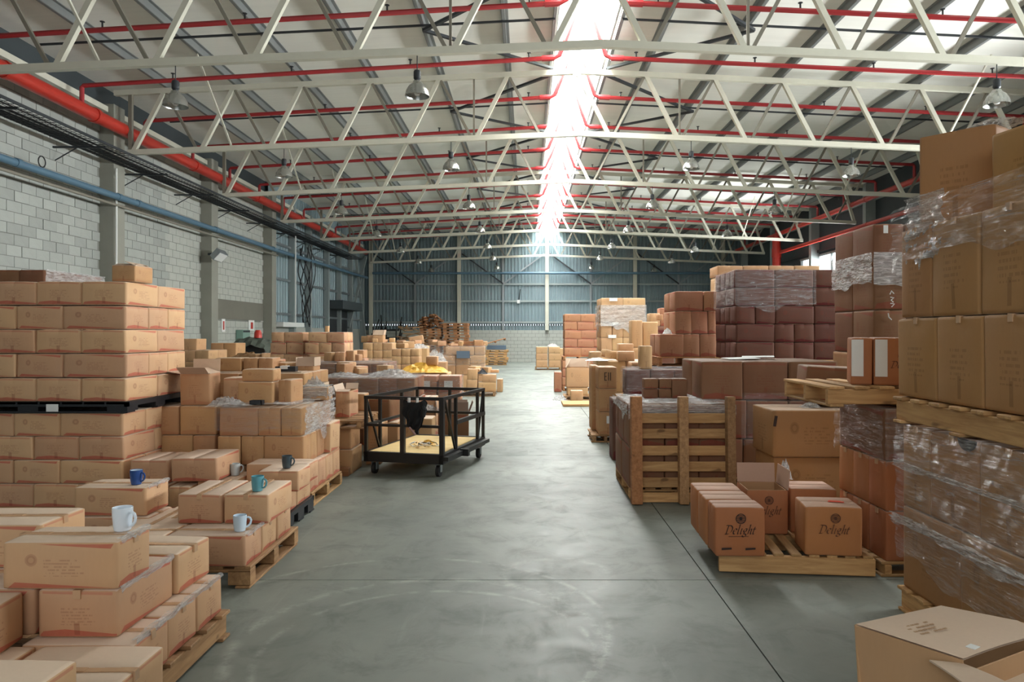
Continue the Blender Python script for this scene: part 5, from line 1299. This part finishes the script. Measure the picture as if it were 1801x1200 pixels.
at_px(1078, 1102, 9.3, .4, 0, .78, 'wine', 'narrow red carton left of the wrapped red row', g)
at_px(1126, 1147, 9.75, .2, 1.13, .31, 'tan', 'tall slim tan carton standing on the wrapped red row', g)
g = 'loose cartons beyond the narrow column'
stack('loose pile beyond narrow column', 1, 1.25, 13.0, 0, [(.56, [.5, .5], [.5, .5]), (.56, [.5, .5], [.5, .5])], 'tan', g)
at_px(1037, 1057, 13.1, .3, 1.12, .16, 'tan', 'small carton on loose pile, leftmost', g)
o = at_px(1060, 1083, 13.2, .3, 1.16, .14, 'tan', 'tilted small carton on loose pile', g); o.rotation_euler = (0, .22, .2)
at_px(1087, 1116, 12.95, .3, 1.12, .17, 'tan', 'wide carton on loose pile, right of tilted one', g)
at_px(1088, 1114, 13.3, .3, 1.12, .3, 'tan', 'taller carton at back of loose pile', g)
heap('plastic_sheet', 'white plastic scraps on the loose pile beyond narrow column', px(1050, 13.0), 13.05, 1.12, .2, .1, .06, 'paper', 'plastic film', seed=101)
g = 'tall tan cartons mid right'
carton(px(1108, 14.3), px(1165, 14.3), 14.3, 14.9, 0, 1.33, 'tan', 'large carton base under the tall tan pair', g)
at_px(1111, 1130, 14.3, .4, 1.33, .53, 'tan', 'tall tan carton, left of the pair mid right', g)
at_px(1131, 1157, 14.35, .4, 1.33, .5, 'tan', 'tall tan carton, right of the pair mid right', g)
carton(px(1140, 14.9), px(1190, 14.9), 15.1, 15.6, 0, 1.75, 'wine', 'large base carton behind the tall tan pair', g)
at_px(1143, 1161, 15.2, .4, 1.75, .27, 'tan', 'small tan carton peeking above the tall tan pair', g)
at_px(1162, 1189, 15.2, .4, 1.75, .38, 'rosy', 'reddish carton right above the tall tan pair', g)
at_px(1157, 1166, 14.6, .2, 1.86, .12, 'kraft', 'tiny dark carton on the tall tan pair', g)
carton(px(1128, 12.2), px(1146, 12.2), 12.2, 12.5, 1.13, .2, 'kraft', 'small dark carton in front of the tall tan pair', g)
carton(px(1110, 12.2), px(1160, 12.2), 12.15, 12.6, 0, 1.13, 'kraft', 'base carton in front of the tall tan pair', g)
# stacks at the far right of the aisle
g = 'tan cartons in the film-topped far stack'
z = stack('film-topped far stack', 1, px(1057, 18.6), 18.6, .0, [(.42, [.55, .57], [.55, .55]), (.4, [.55, .57], [.55, .55]), (.35, [.55, .57], [.55, .55]), (.33, [.28, .27, .57], [.55, .55]), (.36, [.28, .27, .57], [.55, .55]), (.36, [.55, .57], [.55, .55]), (.28, [.55, .57], [.55, .55])], 'tan', g)
film('stretch_film', 'crumpled clear film around top of far tan stack', px(1057, 18.6), px(1057, 18.6) + 1.12, 18.6, 19.7, 1.75, 2.32, 'fl', 'film_heavy', .03, .016, group='stretch film on the right', sag=.12)
for i, (a, b, c) in enumerate(((1079, 527, 0), (1081, 570, 1), (1077, 592, 2))):
    tag(MB().box(-.1, .1, -.003, .003, -.04, .04).build('paper_label', 'paper', None, (px(a, 18.55), 18.57, H - (b - VY) * 18.55 / F)), f'white label on the far tan stack, {["top", "middle", "lower"][i]}', 'label')
g = 'red cartons in the far right stack'
P1 = ([.46, .44], [.3, .3, .3]); P2 = ([.36, .46, .12], [.45, .45])
z = stack('far red stack, lower part', 1, 1.0, 20.6, .14, [(.24, *P1), (.24, *P1), (.23, *P2)], 'rosy', g)
pallet(1.0, 1.95, 20.6, 21.5, z, 'timber pallet between the two parts of far red stack', 'x', .12, 'red_wood', 'timber pallets on the right')
pallet(1.0, 1.95, 20.6, 21.5, 0, 'timber pallet under the far red stack', 'x', .14, 'red_wood', 'timber pallets on the right')
z = stack('far red stack, upper part', 1, 1.06, 20.65, z + .12, [(.24, *P1), (.24, *P2), (.24, *P1), (.24, *P2), (.22, *P1)], 'rosy', g)
g = 'cartons at the aisle end on the right'
pallet(px(992, 17.8), px(1045, 17.8), 17.75, 18.5, 0, 'dark pallet under the bowed carton at far right aisle edge', 'x', .1, 'old_wood', 'timber pallets on the right')
open_carton(px(996, 17.9), px(1036, 17.9), 17.9, 18.35, .3, .48, 'tan', 'bowed open carton at far right aisle edge', g, 0, (None, 100, 60, 100))
carton(px(998, 17.9), px(1034, 17.9), 17.92, 18.35, .1, .2, 'tan', 'low carton under bowed open carton at far right aisle edge', g)
at_px(1004, 1025, 17.35, .3, 0, .26, 'tan', 'small carton on the floor before the bowed open carton', g)
at_px(975, 988, 20.2, .4, .0, .55, 'rosy', 'small reddish carton left of the far red stack', g)
heap('plastic_sheet', 'white plastic scraps on floor left of bowed open carton', px(985, 17.8), 17.8, 0, .18, .2, .14, 'film_heavy', 'plastic film', seed=111, group='stretch film on the right')
t = thing('timber_board', 'pale wide board lying flat on the floor, far right aisle edge', 'timber', (px(1020, 16.6), 16.6, 0)); board(t, 'board', 'wood', (0, 0, .03), .8, .9, .05)
for i, xx in enumerate((943, 965)):
    for k in range(3): carton(px(xx, 32.6), px(xx + 20, 32.6), 32.6, 33.2, .12 + .3 * k, .3, 'tan', f'tan carton in farthest right stack, {["left", "right"][i]} {["bottom", "middle", "top"][k]}', 'cartons in the farthest right stack')
pallet(px(941, 32.6), px(987, 32.6), 32.55, 33.4, 0, 'dark pallet under the farthest right carton stack', 'x', .12, 'old_wood', 'timber pallets on the right')
carton(px(984, 32.6), px(996, 32.6), 32.7, 33.2, .0, .95, 'tan', 'single tall tan carton beside the farthest right stack', 'cartons in the farthest right stack')
heap('plastic_sheet', 'white film on top of the farthest right carton stack', px(972, 32.8), 32.9, 1.02, .25, .15, .16, 'film_heavy', 'plastic film', seed=121, group='stretch film on the right')
print('CARTONS', NC[0], 'OBJECTS', len(COL.objects))
# ================================================================ cartons too small to pick apart go into one mass
def join_small(limit):
    from mathutils.bvhtree import BVHTree
    hits = {}; V_, F_, own = [], [], []
    cats = ('carton', 'pallet', 'cart', 'jacket', 'timber', 'machine')
    for o in COL.objects:
        if o.type != 'MESH': continue
        r, mw = o, o.matrix_basis.copy()
        while r.parent: r = r.parent; mw = r.matrix_basis @ mw
        if r.get('category') not in cats or o.name.startswith(('tape', 'offcuts')): continue
        b = len(V_); V_ += [mw @ Vector(c) for c in o.bound_box]
        for q in ((0, 1, 2, 3), (4, 7, 6, 5), (0, 4, 5, 1), (1, 5, 6, 2), (2, 6, 7, 3), (3, 7, 4, 0)): F_.append([b + i for i in q]); own.append(r.name)
    bv = BVHTree.FromPolygons(V_, F_); o0 = Vector((0, 0, H))
    for j in range(180, 1200, 3):
        for i in range(0, 1801, 3):
            k = bv.ray_cast(o0, Vector(((i + 1.5 - VX) / F, 1.0, -(j + 1.5 - VY) / F)))[2]
            if k is not None: hits[own[k]] = hits.get(own[k], 0) + 1
    cs = [o for o in COL.objects if o.name.split('.')[0] == 'carton' and o.parent is None]
    cs.sort(key=lambda o: (-(hits.get(o.name, 0) + (1e6 if any(c.name.split('.')[0] != 'tape' for c in o.children) else 0)), o.name))
    vs_, fs, ms, uv, slots = [], [], [], [], []
    for o in cs[limit:]:
        for c in list(o.children): bpy.data.objects.remove(c)
        me = o.data; b = len(vs_); mw = o.matrix_basis
        loc = []
        for m in me.materials:
            if m not in slots: slots.append(m)
            loc.append(slots.index(m))
        vs_ += [tuple(mw @ v.co) for v in me.vertices]
        ul = me.uv_layers[0].data
        for p in me.polygons:
            fs.append([b + i for i in p.vertices]); ms.append(loc[p.material_index]); uv += [c for li in p.loop_indices for c in ul[li].uv]
        bpy.data.objects.remove(o)
    me = bpy.data.meshes.new('carton_mass'); me.from_pydata(vs_, [], fs); me.update()
    for m in slots: me.materials.append(m)
    me.polygons.foreach_set('material_index', ms); me.polygons.foreach_set('use_smooth', [True] * len(fs))
    me.uv_layers.new(name='UV').data.foreach_set('uv', uv)
    tag(ob('carton_mass', me), 'small and half hidden cartons filling in between the stacks', 'cartons', None, 'stuff')
    return len(cs), [hits.get(o.name, 0) for o in cs[:limit][-3:]] if 0 else None
for v in bpy.context.scene.view_layers: v.update()
print('JOIN', join_small(298))
